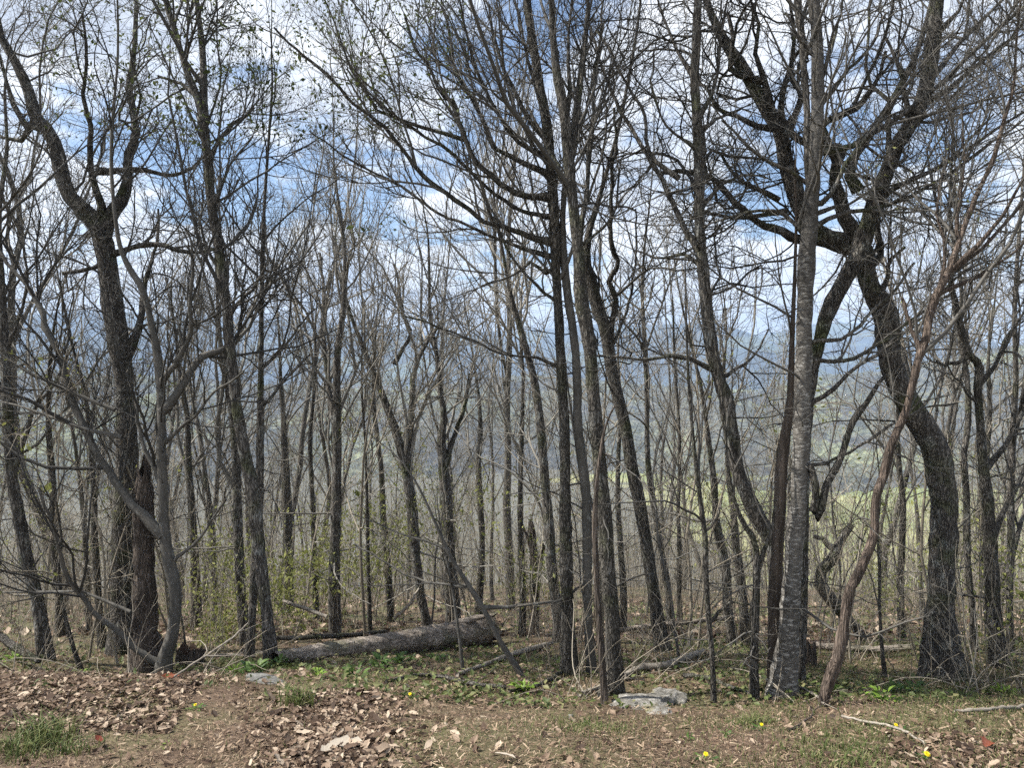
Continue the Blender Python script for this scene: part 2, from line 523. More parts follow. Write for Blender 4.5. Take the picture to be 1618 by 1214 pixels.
def leaf_specks(P, gen, size, per=1.0, spread=0.03):
    """small folded leaves at the tips of twigs P: two-triangle diamonds"""
    n = int(len(P) * per)
    if n == 0:
        return None
    i = gen.integers(0, len(P), n)
    f = gen.random(n)[:, None] * 0.6 + 0.4
    kk = P.shape[1] - 1
    c = P[i, kk] * f + P[i, max(kk - 1, 0)] * (1 - f) + gen.normal(size=(n, 3)) * spread
    s = size * np.exp(0.3 * gen.normal(size=n))[:, None]
    u = norm(gen.normal(size=(n, 3)))
    v = norm(np.cross(u, gen.normal(size=(n, 3))))
    w = np.cross(u, v)
    V = np.stack([c, c + u * s + v * s * 0.45, c + u * 2.0 * s + w * s * 0.2, c + u * s - v * s * 0.45 + w * s * .25], 1).reshape(-1, 3)
    b = np.arange(n)[:, None] * 4
    T = np.concatenate([b + [0, 1, 2], b + [0, 2, 3]])
    return V, T, np.repeat(gen.random(n), 4)


# ------------------------------------------------------------------ the setting: ground, hills
def axis(dense, lo, hi, step, ratio):
    a = list(np.arange(-dense, dense + step, step))
    s, x = step, a[-1]
    while x < hi:
        s *= ratio
        x += s
        a.append(x)
    s, x = step, a[0]
    while x > lo:
        s *= ratio
        x -= s
        a.insert(0, x)
    return np.array(a)


gx = axis(6, -8000, 8000, 0.16, 1.16)
gy = np.concatenate([np.array([-40, -25, -15, -8, -4, -2, -1, 0, 1.0]), np.arange(1.5, 12, 0.14), np.geomspace(12, 8000, 130)])
X, Y = np.meshgrid(gx, gy)
Z = ground(X, Y)
V = np.stack([X, Y, Z], -1).reshape(-1, 3)
idx = np.arange(X.size).reshape(X.shape)
Q = np.stack([idx[:-1, :-1], idx[:-1, 1:], idx[1:, 1:], idx[1:, :-1]], -1).reshape(-1, 4)
tag(link(bpy.data.objects.new('ground', mesh_np('ground', V, Q, M['ground']))), kind='structure')


def ridge(name, D, prof, mat, base, depth, nx, ns, jag, seed):
    g = np.random.default_rng(seed)
    px = np.linspace(prof[0][0], prof[-1][0], nx)
    top = np.interp(px, [p[0] for p in prof], [p[1] for p in prof])
    kk = max(3, nx // 60)
    top = np.convolve(np.pad(top, kk, 'edge'), np.ones(2 * kk + 1) / (2 * kk + 1), 'valid')
    zt = H + (HY - top) / F * D
    xw = (px - CX) / F * D
    s = np.concatenate([np.linspace(0, 1, ns), np.linspace(1, 1.6, 8)[1:]])
    rows = []
    for si in s:
        y = D - depth * (1 - si) + depth * 0.12 * (np.sin(xw / (depth * 0.21) + seed) + 0.5 * np.sin(xw / (depth * 0.08))) * max(0, 1 - si)
        fall = 1 - (1 - si) ** 1.35 if si <= 1 else 1 - (si - 1) ** 1.2
        z = base + (zt - base) * fall
        amp = (zt - base) * 0.13 * 4 * min(si, 1) * (1 - min(si, 1))
        z = z + amp * (np.sin(xw / (depth * 0.11) + 2.1 * si + seed) + 0.6 * np.sin(xw / (depth * 0.047) - 3 * si))
        z = z + g.normal(size=nx) * jag
        rows.append(np.stack([xw, y + 0 * xw, z], -1))
    V = np.concatenate(rows)
    idx = np.arange(len(s) * nx).reshape(len(s), nx)
    Q = np.stack([idx[:-1, :-1], idx[:-1, 1:], idx[1:, 1:], idx[1:, :-1]], -1).reshape(-1, 4)
    return tag(link(bpy.data.objects.new(name, mesh_np(name, V, Q, mat))), kind='structure')


ridge('far_mountains', 6800, [(-700, 500), (0, 506), (350, 503), (450, 506), (550, 512), (700, 530), (850, 520), (1000, 515), (1100, 520),
      (1200, 534), (1290, 508), (1360, 511), (1420, 540), (1500, 552), (1618, 545), (2300, 520)], M['hill_far'], -156, 3200, 420, 60, 5.0, 3)
ridge('near_hills', 1900, [(-700, 560), (0, 580), (300, 600), (480, 612), (640, 620), (820, 590), (1000, 606), (1180, 625), (1290, 592), (1400, 588),
      (1500, 568), (1560, 550), (1618, 546), (2300, 500)], M['hill_near'], -156, 900, 620, 70, 2.6, 8)

# haze: the air between here and the mountains
hz = [(-8500, -60, -158), (8500, -60, -158), (8500, 9000, -158), (-8500, 9000, -158), (-8500, -60, 540), (8500, -60, 540), (8500, 9000, 540), (-8500, 9000, 540)]
hm = bpy.data.meshes.new('haze')
hm.from_pydata(hz, [], [(0, 3, 2, 1), (4, 5, 6, 7), (0, 1, 5, 4), (1, 2, 6, 5), (2, 3, 7, 6), (3, 0, 4, 7)])
hmat = bpy.data.materials.new('haze_air')
hmat.use_nodes = True
ht = hmat.node_tree
ht.nodes.clear()
pv = N(ht, "ShaderNodeVolumePrincipled", Density=0.00019, Anisotropy=0.0)
pv.inputs['Color'].default_value = (0.52, 0.71, 1.0, 1)
ho = N(ht, "ShaderNodeOutputMaterial")
L(ht, pv.outputs[0], ho.inputs['Volume'])
hm.materials.append(hmat)
tag(link(bpy.data.objects.new('haze', hm)), 'thin blue haze over the valley and mountains', kind='stuff')

# ------------------------------------------------------------------ trees traced from the photograph, each at its own distance
STY = {
    #          n1/m  len1  ang  wig1  trop  L2/m len2 L3/m len3
    'maple': dict(n1=4.6, l1=1.05, ang=0.66, wig=0.16, trop=0.10, n2=7.5, l2=0.50, n3=12, l3=0.19),
    'oak': dict(n1=4.6, l1=0.9, ang=0.95, wig=0.30, trop=0.05, n2=8.5, l2=0.42, n3=12, l3=0.17),
    'tall': dict(n1=3.4, l1=1.2, ang=0.66, wig=0.14, trop=0.10, n2=6.5, l2=0.48, n3=11, l3=0.19),
    'mid': dict(n1=3.4, l1=1.7, ang=0.60, wig=0.18, trop=0.12, n2=4.5, l2=0.75, n3=6, l3=0.34),
    'sap': dict(n1=3.0, l1=0.6, ang=0.75, wig=0.12, trop=0.05, n2=5.0, l2=0.25, n3=0, l3=0.1),
    'none': dict(n1=0, l1=0.6, ang=0.7, wig=0.1, trop=0.05, n2=0, l2=0.3, n3=0, l3=0.1),
}
PX = lambda s: [tuple(float(v) for v in q.split(',')) for q in s.split()]
TREES = 0


def tree(name, label, cat, trunk, limbs=(), mat='grey', sty='tall', depth=None, crown_top=600, ext=2.0, group=None, lean=0.0,
         leaves=None, seed=None, flare=1.25, sides=12, dens=1.0, bias=None, drop=True, reach=1.0, tip=0.0018, rag=False, low=6, knob=0.055):
    """trunk and limbs: 'x,y,width x,y,width ...' in photo pixels, from the base up; distance from where the base meets the ground"""
    global TREES
    TREES += 1
    g = np.random.default_rng(1000 + TREES if seed is None else seed)
    tp = PX(trunk)
    Y0 = depth or hit(tp[0][0], tp[0][1])
    s = STY[sty]
    pts = []
    nT = len(tp)
    for i, (x, y, w) in enumerate(tp):
        Yd = Y0 + lean * i / max(nT - 1, 1)
        pts.append((*at(x, y, Yd), w / 2.2 / F * Yd))
    bx, by, bz = pts[0][:3]
    gz0 = gz(bx, by)
    if drop and bz > gz0 - 0.02:           # carry the stem down into the soil
        d = bz - gz0
        pts.insert(0, (bx + (pts[0][0] - pts[1][0]) * 0.1 * min(d, 1), by, gz0 - 0.12, pts[0][3] * 1.06))
    traced_top = len(pts) - 1
    if ext:
        a, b = np.array(pts[-1]), np.array(pts[-2])
        dr = norm((a - b)[:3] + np.array([0, 0, 0.12]))
        r = a[3]
        for q in range(1, 5):
            dr = norm(dr + np.array([0, 0, 0.25]) + 0.10 * g.normal(size=3))
            a = np.append(a[:3] + dr * ext / 4, max(r * (1 - q / 4.6), 0.004))
            pts.append(tuple(a))
    pts = np.array(pts)
    base = np.array([bx, by, gz0])
    ln = np.linalg.norm(np.diff(pts[:, :3], axis=0), axis=1).sum()
    kT = int(np.clip(ln / (0.07 if Y0 < 7 else 0.14), 12, 110))
    sp = spline(pts, kT)
    # flare at the roots and slow swelling along the stem
    hgt = sp[:, 2] - gz0
    rad = sp[:, 3] * (1 + (flare - 1) * np.exp(-np.maximum(hgt, 0) / 0.16))
    rad = rad * (1 + 0.05 * np.convolve(g.normal(size=kT + 4), np.ones(5) / 2.2, 'valid'))
    root = empty(name, tuple(base))
    tag(root, label, cat, group)
    tv, tq = tubes(sp[None, :, :3] - base, rad[None], sides, 0.12 if rag else knob, g)
    if rag:                                # splintered top
        tv = tv.reshape(kT, sides, 3)
        tv[-1, :, 2] += g.uniform(-0.12, 0.16, sides)
        tv = tv.reshape(-1, 3)
    link(bpy.data.objects.new('trunk', mesh_np('trunk', tv, tq, M[mat])), root)
    PP, RR, CT, LE = [], [], [], []

    def add_parent(P, R, frac0, scale=1.0):
        k = 24
        f = np.linspace(frac0, 1, k) * (len(P) - 1)
        i = np.minimum(f.astype(int), len(P) - 2)
        w = (f - i)
        p = P[i] * (1 - w[:, None]) + P[i + 1] * w[:, None]
        r = R[i] * (1 - w) + R[i + 1] * w
        l = np.linalg.norm(np.diff(p, axis=0), axis=1).sum()
        PP.append(p); RR.append(r)
        CT.append(int(round(l * s['n1'] * dens * scale)))
        LE.append(s['l1'] * reach)

    zc = H + (HY - crown_top) / F * Y0
    f0 = float(np.argmax(sp[:, 2] > zc)) / kT if np.any(sp[:, 2] > zc) else 0.9
    add_parent(sp[:, :3], rad, f0)
    for j, lm in enumerate(limbs):
        lp = PX(lm)
        i0 = int(np.argmin(np.abs((CX + sp[:, 0] / sp[:, 1] * F) - lp[0][0]) + np.abs((HY - (sp[:, 2] - H) / sp[:, 1] * F) - lp[0][1])))
        ys = sp[i0, 1]
        plen = sum(math.hypot(lp[q + 1][0] - lp[q][0], lp[q + 1][1] - lp[q][1]) for q in range(len(lp) - 1)) / F * ys
        dy = float(g.uniform(-0.3, 0.45)) * plen
        ww = [(*at(x, y, ys + dy * (q / (len(lp) - 1)) ** 1.3), w / 2 / F * ys) for q, (x, y, w) in enumerate(lp)]
        ww[0] = (*(0.55 * np.array(ww[0][:3]) + 0.45 * sp[i0, :3]), ww[0][3] * 1.15)
        lx, ly = lp[-1][:2]
        if lx < 12 or ly < 14 or lx > 1606:             # runs out of the frame: carry on growing and taper out
            a, b = np.array(ww[-1]), np.array(ww[-2])
            dr = norm((a - b)[:3]); r = a[3]
            for q in range(1, 4):
                dr = norm(dr + np.array([0, 0, 0.12]) + 0.12 * g.normal(size=3))
                a = np.append(a[:3] + dr * 0.45, max(r * (1 - q / 3.4), 0.003))
                ww.append(tuple(a))
        k = int(np.clip(plen / 0.07, 8, 60))
        lsp = spline(ww, k)
        kn = np.cumsum(g.normal(size=(k, 3)), 0) * 0.006
        kn = kn - np.linspace(0, 1, k)[:, None] * kn[-1]
        lsp[1:-1, :3] += (kn + 0.003 * g.normal(size=(k, 3)))[1:-1]
        br = lsp[:, 3] * 0.93 * (1 + 0.06 * g.normal(size=k)) * (1 + 0.45 * np.exp(-np.arange(k) / 1.6))
        bv, bq = tubes(lsp[None, :, :3] - base, br[None], 9 if br[0] > 0.012 else 6, 0.03, g)
        link(bpy.data.objects.new('branch', mesh_np('branch', bv, bq, M['grey' if mat == 'birch' else mat])), root)
        add_parent(lsp[:, :3], br, 0.12, 1.15)
    if s['n1']:
        P0, R0 = np.array(PP), np.array(RR)
        out, tips = [], None
        P1, R1 = grow(P0, R0, CT, 0.0, 1.0, s['ang'], LE, 9, s['wig'], s['trop'], 0.62, g, bias=bias, rmin=tip * 1.5, lenfall=0.35)
        P1, R1 = keep_clear(P1, R1)
        v = tubes(P1, R1, 5); out.append(v)
        l1 = np.linalg.norm(P1[:, -1] - P1[:, 0], axis=1)
        P2, R2 = grow(P1, R1, np.round(l1 * s['n2'] * dens + g.random(len(l1)) * 0.8), 0.12, 0.98, 0.75, l1 * 0 + s['l2'] * reach, 6, s['wig'] * 1.1, s['trop'] * 0.8, 0.7, g, rmin=tip * 1.1)
        P2, R2 = keep_clear(P2, R2)
        out.append(tubes(P2, R2, 4)); tips = P2
        if s['n3']:
            l2 = np.linalg.norm(P2[:, -1] - P2[:, 0], axis=1)
            P3, R3 = grow(P2, R2, np.round(l2 * s['n3'] * dens + g.random(len(l2)) * 0.8), 0.15, 1.0, 0.75, l2 * 0 + s['l3'] * reach, 4, s['wig'] * 1.2, s['trop'], 0.75, g, rmin=tip * 0.85)
            P3, R3 = keep_clear(P3, R3)
            out.append(tubes(P3, R3, 3)); tips = P3
        if low and sty != 'sap':           # thin side shoots low on the trunk
            f1 = max(f0, 0.25)
            PL, RL = grow(sp[None, :, :3], rad[None], [low], 0.10, f1, 1.25, [0.55 if Y0 < 7.5 else 0.9], 9, 0.16, 0.015, 0.3, g, rmin=tip, lenfall=0.1, jit=0.3)
            PL, RL = keep_clear(PL, RL)
            out.append(tubes(PL, RL, 4))
            P5, R5 = grow(PL, RL, np.full(len(PL), 6), 0.2, 1.0, 0.8, np.full(len(PL), 0.22), 5, 0.16, 0.02, 0.7, g, rmin=tip * 0.8)
            out.append(tubes(P5, R5, 3))
        cv, cq = join(out)
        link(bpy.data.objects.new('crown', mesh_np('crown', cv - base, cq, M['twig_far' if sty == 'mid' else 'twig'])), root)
        if leaves:
            key, size, per, cond = leaves
            tt = tips if cond is None else tips[cond(CX + tips[:, -1, 0] / tips[:, -1, 1] * F, HY - (tips[:, -1, 2] - H) / tips[:, -1, 1] * F)]
            r = leaf_specks(tt, g, size, per)
            if r:
                link(bpy.data.objects.new('leaves', mesh_np('leaves', r[0] - base, None, M[key], False, r[2], r[1])), root)
    return root


# --- the large trees at the edge of the clearing
tree('oak_tree', 'large dark forked oak, thickest trunk of the group at the left', 'tree',
     '200,1036,54 196,950,44 195,867,39 198,800,40 200,740,38 200,680,36 197,620,33 194,580,36 187,540,36 178,480,31 170,420,31 165,385,33 152,352,31 135,335,27 113,314,25 100,284,23 87,227,22 72,202,20 57,187,20 50,157,18 37,123,16 20,90,14 3,60,12',
     ['163,370,22 180,333,19 197,307,18 203,277,15 205,250,14 213,220,14 208,173,11 203,133,10 210,60,8 214,5,6',
      '165,345,13 163,330,12 150,290,10 147,253,9 143,200,8 132,150,6 138,90,5 130,20,4',
      '203,272,9 227,267,8 250,275,7 283,277,6 310,263,5 330,240,4',
      '175,400,9 213,393,9 240,388,9 267,390,8 293,398,7 320,402,5 350,395,4',
      '72,202,10 48,198,9 33,190,9 20,167,8 10,140,7 2,110,5',
      '160,418,8 150,420,7 125,427,7 100,432,7',
      '203,560,14 213,527,12 222,490,11 224,460,10 232,420,7 246,380,5 250,330,4',
      '57,187,9 40,215,7 20,225,6 2,215,5'],
     'oak', 'oak', crown_top=470, ext=2.0, leaves=('bud', 0.018, 1.0, lambda x, y: (y < 200) & (x > 60)), dens=1.25)
tree('maple_tree', 'curved dark maple stem with several low limbs beside the rotten snag', 'tree',
     '257,1066,26 263,1033,22 273,1000,21 277,950,22 272,910,22 263,867,20 260,833,18 258,800,17 257,767,16 255,700,15 255,633,15 253,600,15 247,550,14 240,517,12 233,483,11 223,453,11 205,425,10 190,390,8 182,340,7 176,270,6 178,190,5 186,90,4',
     ['255,850,15 233,823,14 205,795,13 177,753,13 160,727,12 143,690,12 123,647,12 110,620,11 100,587,11 90,553,10 73,517,10 67,493,9 50,460,8 30,433,7 7,407,6',
      '250,1050,10 213,1020,9 180,987,9 153,970,8 133,947,8 113,923,8 100,893,7 90,853,6 78,815,5 62,770,4',
      '256,650,12 287,613,13 307,587,13 320,567,13 343,553,12 355,548,10 373,537,7 393,513,6 405,490,5 412,450,4',
      '254,612,9 263,590,9 277,567,8 293,533,8 300,510,7 298,470,6 305,430,5 302,380,4',
      '257,700,6 287,673,5 310,650,5 333,620,4 353,607,4 385,588,3',
      '270,892,5 300,870,5 320,847,4 340,813,4 358,790,3',
      '150,968,4 130,935,4 70,936,4 0,938,3',
      '258,770,8 235,720,7 222,680,6 214,630,5 200,590,4',
      '143,690,5 90,660,5 40,640,4 3,632,3', '120,645,5 85,610,4 40,590,4 3,565,3'],
     'smooth', 'maple', crown_top=620, ext=1.8, dens=0.9, flare=1.35)
tree('snag', 'rotten reddish brown snag behind the curved maple stem', 'snag',
     '233,1052,50 230,1000,40 229,940,37 227,867,36 228,800,34 226,765,30 229,745,24', (), 'rot', 'none', ext=0, depth=6.3, flare=1.3, rag=True)
tree('ash_tree', 'tall straight tree leaning left with a slim twin stem beside it', 'tree',
     '428,1043,24 420,957,20 410,877,21 400,782,22 385,707,20 373,633,19 363,550,17 360,500,17 353,450,16 345,390,16 333,317,15 330,267,15 322,200,16 313,157,13 297,117,12 277,50,10 262,0,9',
     ['321,195,11 320,100,11 316,50,10 313,10,9', '330,262,7 345,225,6 362,200,6 385,182,5 402,170,4', '362,500,8 378,478,6 400,455,5 420,420,4',
      '350,430,6 330,400,5 318,350,4 320,300,3', '338,330,6 352,290,5 372,250,4 400,215,3', '310,150,6 285,130,5 250,120,4'],
     'grey', 'tall', depth=6.4, crown_top=520, ext=2.0, dens=1.5, leaves=('bud', 0.018, 1.2, lambda x, y: y < 230))
tree('slim_tree', 'slim straight grey stem close against the tall left-leaning tree', 'tree',
     '395,1028,15 400,950,14 405,850,16 410,770,15 411,680,13 412,600,10 413,500,8 415,400,7 418,320,6 424,230,5 430,140,4', ['412,585,5 440,560,4 470,520,3 498,488,3', '413,640,5 450,600,4 490,560,3', '412,500,4 390,470,3 372,430,3'],
     'grey', 'tall', depth=6.9, crown_top=560, ext=1.0, dens=1.0)
tree('oak_tree', 'stout grey trunk at the left edge of the picture', 'tree',
     '74,1050,27 67,1000,23 57,940,22 43,890,21 33,833,21 27,800,20 20,767,19 13,667,17 10,600,15 6,520,13 2,440,11', ['20,760,8 45,700,7 60,650,6 95,600,5 120,540,4', '12,640,7 -10,590,6 -40,540,4', '8,560,6 30,500,5 40,440,4 38,380,3'],
     'grey', 'tall', depth=6.6, crown_top=620, ext=2.2, dens=0.9)
tree('sapling', 'thin dark bent sapling standing in the leaves at the left', 'sapling',
     '127,1058,8 118,1030,7 108,995,7 98,950,6 93,900,5 97,850,4 88,790,3', (), 'dark', 'sap', crown_top=950, ext=0.6)

# centre group
tree('maple_tree', 'tall straight central trunk whose long branches sweep up to the left', 'tree',
     '901,1066,30 897,983,25 895,900,24 893,800,21 893,783,20 892,683,19 888,600,18 885,550,17 883,500,17 879,433,16 877,383,20 875,333,19 870,267,19 865,207,18 857,157,17 847,100,16 837,33,14 833,0,13',
     ['878,385,11 840,372,10 805,360,9 767,347,8 733,323,8 690,290,8 650,250,7 633,223,6 600,187,6 550,147,5 510,110,5 467,77,4 433,43,3',
      '633,220,5 606,178,5 587,153,4 560,120,4 547,80,4 530,33,3 517,0,3',
      '880,405,8 840,392,7 800,377,6 733,350,5 683,327,5 633,293,5 593,273,4 550,247,4 510,220,3 490,207,3',
      '872,315,11 835,310,10 800,297,10 773,270,9 747,247,8 727,200,7 710,160,7 690,143,6 673,100,5 653,73,5 640,27,4',
      '870,275,9 835,265,8 805,247,8 783,233,7 763,193,7 750,167,6 720,117,6 710,67,5 700,17,4',
      '874,345,8 838,338,7 800,320,7 760,285,6 715,240,6 683,217,5 633,190,5 587,150,4 548,108,3',
      '866,220,8 840,195,7 815,150,7 795,110,6 782,60,5 770,8,4', '862,190,7 845,140,6 832,90,5 820,30,4 812,0,3',
      '868,250,8 830,230,7 800,200,6 775,150,6 748,95,5 735,40,4 728,5,3',
      '880,420,6 862,430,6 835,415,5 800,440,4 760,452,3', '884,480,5 850,455,5 815,420,4 790,370,4 770,330,3',
      '888,585,6 850,566,5 810,560,4 760,545,4 700,520,3 640,500,3'],
     'dark', 'maple', crown_top=480, ext=2.2, dens=0.95, bias=(-0.08, 0, 0.06), leaves=('bud', 0.015, 1.6, lambda x, y: ((y < 225) & (x < 735)) | ((y > 315) & (y < 380) & (x > 530) & (x < 630))))
tree('slim_tree', 'pale slender trunk crossing between the two central trunks', 'tree',
     '936,1072,17 930,1000,16 928,900,16 926,783,17 920,733,17 913,667,17 912,600,16 907,533,16 897,467,15 891,405,14 889,350,11 893,290,10 902,230,9 912,150,8 922,70,6 930,0,5',
     ['905,240,5 925,180,4 940,110,4 955,30,3', '892,300,5 905,250,4 918,200,4'],
     'smooth', 'tall', depth=6.0, crown_top=380, ext=1.8, dens=1.3)
tree('maple_tree', 'dark front trunk at the centre, beside the pale rock', 'tree',
     '967,1102,36 968,1033,29 967,967,28 960,900,27 957,833,25 950,767,25 943,683,24 937,617,23 932,550,24 923,500,26 917,460,25 915,420,22 912,383,20 903,300,18 897,233,18 890,167,17 880,117,15 873,50,12 871,0,11',
     ['916,440,14 913,400,10 922,330,8 925,270,8 932,190,7 938,120,6 946,50,5 950,5,4', '900,260,8 912,200,7 920,140,6 925,70,5 935,5,4',
      '905,320,6 885,270,6 868,240,5 850,200,5 830,160,4', '893,190,7 905,140,6 900,80,5 905,10,4', '912,390,5 935,372,5 960,350,4 985,310,3', '905,330,5 930,318,4 960,322,4 1000,330,3'],
     'dark', 'maple', crown_top=400, ext=2.0, dens=1.15)
tree('vine', 'reddish brown stripped stem leaning on the dark central trunk', 'stem',
     '955,1098,11 950,1030,11 945,960,11 942,900,10 940,840,9 942,780,8 948,720,6 958,670,4 972,640,3', (), 'rot', 'none', ext=0, depth=4.85)
tree('oak_tree', 'dark leaning trunk just right of centre that bends into the central tree', 'tree',
     '1048,1030,28 1037,967,23 1027,900,22 1017,833,21 1007,777,21 997,733,20 990,683,20 982,650,20 970,600,21 963,560,23 957,523,23 943,483,24 933,443,24 925,415,20 930,370,12 945,320,10 962,260,8 978,200,7 992,130,6 1006,50,5 1012,0,4',
     ['961,560,11 966,517,10 973,473,10 963,443,9 977,420,9 970,400,8 966,383,8 963,333,7 967,283,6 975,230,5 970,170,4', '965,545,5 990,500,4 1003,440,4 1004,330,3'],
     'dark', 'oak', depth=7.2, crown_top=560, ext=2.0, dens=0.95)
# right group
tree('leaning_tree', 'tall grey trunk that leans left out of the clump of stems by the birch', 'tree',
     '1231,1088,30 1229,1000,26 1226,920,24 1221,865,25 1203,827,26 1178,777,26 1163,733,25 1155,683,25 1147,633,25 1133,590,24 1122,533,22 1115,467,20 1108,400,19 1105,333,18 1105,267,17 1102,200,17 1098,133,16 1100,67,15 1103,0,14',
     ['1106,395,10 1083,360,9 1067,317,9 1047,277,9 1013,227,8 987,180,7 963,133,6 947,93,5 933,43,4', '1047,280,7 1027,233,6 1020,173,6 990,127,5 967,83,5 944,50,4',
      '1117,582,7 1093,567,6 1053,563,6 1017,567,5 983,563,5 933,562,4', '1104,240,6 1075,218,5 1047,190,4 1030,140,4 1033,80,3', '1100,130,6 1080,100,5 1060,60,4 1040,10,3',
      '1107,330,6 1150,290,5 1185,275,4 1215,282,3', '1104,210,5 1140,180,5 1170,172,4', '1133,596,5 1165,580,5 1190,560,4 1215,520,3', '1110,420,6 1080,400,5 1040,410,4 1000,395,3',
      '1103,190,6 1128,130,5 1140,70,4 1150,8,3'],
     'grey', 'oak', depth=5.35, crown_top=480, ext=2.0, dens=0.95)
tree('slim_tree', 'smooth brown stem pressed against the left side of the birch', 'tree',
     '1222,1090,24 1223,1033,22 1223,967,21 1228,867,21 1232,800,21 1237,717,19 1247,650,14 1250,600,11 1251,550,9 1254,480,7 1256,430,6 1258,350,5', (),
     'brown', 'tall', depth=5.15, crown_top=560, ext=0.6, dens=0.6)
tree('birch_tree', 'pale patchy birch trunk, straight, at the right', 'tree',
     '1237,1100,46 1243,1033,36 1248,967,33 1253,900,30 1257,833,29 1262,790,28 1267,667,27 1270,567,27 1272,467,27 1275,400,28 1279,360,28 1283,300,25 1287,233,22 1292,167,21 1292,100,21 1289,33,20 1287,0,19',
     ['1277,300,8 1275,233,9 1273,133,11 1268,67,12 1263,17,12 1262,0,11',
      '1277,572,7 1300,567,7 1340,570,7 1373,553,6 1407,533,6 1440,507,5 1473,483,5 1500,450,4',
      '1275,645,7 1283,637,7 1317,607,7 1350,580,6 1387,560,6 1427,527,5 1460,500,4',
      '1277,540,6 1300,537,6 1327,537,6 1350,523,6 1380,493,5 1413,460,5 1445,415,4',
      '1270,737,5 1290,734,5 1327,723,5 1360,707,5 1413,670,5 1453,647,4 1513,637,3',
      '1282,365,7 1297,358,7 1333,337,7 1387,333,7 1433,317,6 1477,293,6 1517,267,6 1560,233,5 1612,195,4',
      '1287,245,9 1330,230,9 1367,217,9 1407,193,9 1447,163,8 1487,130,8 1520,97,8 1550,67,7 1612,12,6',
      '1283,318,8 1310,315,8 1327,287,7 1347,250,7 1380,207,5 1420,150,4',
      '1278,380,7 1240,340,6 1190,335,5 1150,345,4 1110,360,3', '1284,300,6 1250,270,5 1210,250,5 1170,215,4 1140,190,3',
      '1280,340,6 1330,325,5 1380,300,5 1430,290,4 1500,255,4 1570,180,3', '1290,170,7 1330,120,6 1370,80,5 1400,20,4', '1291,90,6 1262,60,5 1240,20,4', '1292,130,6 1312,80,5 1330,20,4'],
     'birch', 'maple', depth=5.0, crown_top=380, ext=2.0, dens=0.75, flare=1.3)
tree('hooked_limb', 'dead hooked limb hanging beside the birch', 'branch',
     '1281,735,9 1286,755,11 1290,780,12 1286,803,14 1284,818,16 1294,816,15 1300,790,14 1306,765,13 1317,747,12 1330,720,11 1343,677,10 1352,660,11 1360,647,10 1373,632,8 1385,610,7 1400,592,5', (), 'dark', 'none', depth=4.95, ext=0, drop=False, flare=1.0)
tree('slanted_tree', 'dark trunk slanting right from behind the birch, crossing the big oak', 'tree',
     '1262,1080,22 1265,960,22 1268,840,22 1270,720,21 1275,640,20 1283,590,20 1293,550,21 1303,507,23 1323,463,25 1343,427,27 1357,400,29 1373,350,29 1387,310,28 1400,273,26 1417,233,25 1440,193,25 1460,150,25 1470,100,24 1477,43,23 1482,0,20',
     ['1385,318,9 1410,300,8 1450,275,7 1500,255,6 1560,210,5 1610,180,4', '1405,262,8 1402,215,7 1408,160,7 1378,130,6 1380,60,5 1381,5,5',
      '1440,195,8 1428,150,8 1418,110,7 1400,60,5', '1465,130,8 1490,100,8 1520,60,7 1560,20,6 1580,0,5', '1460,165,7 1500,140,7 1540,100,6 1600,60,5 1615,40,4', '1475,60,7 1500,35,6 1520,5,5',
      '1330,300,14 1343,263,14 1360,233,14 1380,207,13 1413,153,12 1440,97,11 1463,33,9 1470,0,8'],
     'oak', 'oak', depth=5.5, crown_top=330, ext=2.0, dens=1.0)
tree('oak_tree', 'massive crooked oak at the right with a swollen bent trunk', 'tree',
     '1493,1076,84 1489,1040,66 1487,1000,55 1487,933,46 1490,867,45 1492,800,45 1488,767,46 1480,717,47 1463,683,45 1440,647,40 1420,607,39 1407,573,37 1403,533,39 1400,500,37 1387,473,35 1373,450,32 1367,420,32 1362,390,30 1345,360,25 1333,340,23 1327,310,20 1318,285,17 1322,255,16 1331,240,15 1320,230,14 1290,232,13 1255,215,12 1235,185,11 1238,140,9 1250,100,8 1255,50,6 1248,0,5',
     ['1362,395,20 1330,393,19 1310,387,19 1290,380,18 1250,377,17 1233,367,15 1200,357,14 1173,337,12 1153,317,12 1133,293,11 1107,277,10 1073,272,8 1040,273,6',
      '1312,388,22 1285,365,25 1267,333,26 1253,300,27 1240,250,27 1230,207,26 1205,167,25 1177,127,22 1153,87,19 1137,60,16 1120,27,14 1110,0,12',
      '1233,215,11 1252,186,10 1261,163,10 1263,147,9 1248,118,8 1250,93,7 1265,70,6 1258,30,5', '1325,250,12 1297,200,12 1333,177,12 1360,163,11 1373,147,9 1390,120,6 1400,80,5',
      '1365,425,12 1395,400,10 1388,350,9 1392,300,8', '1230,205,10 1200,200,9 1170,185,8 1140,175,7 1125,150,6 1105,130,5', '1205,170,9 1208,120,8 1195,80,7 1202,40,6 1190,5,5', '1178,128,9 1155,110,8 1158,60,7 1150,20,6',
      '1392,465,9 1405,440,7 1408,410,6 1430,390,5', '1173,337,7 1150,345,6 1125,338,5 1090,345,4', '1153,318,6 1158,280,6 1143,250,5 1120,235,4'],
     'oak', 'oak', crown_top=345, ext=2.2, dens=1.35, sides=16, flare=1.25)
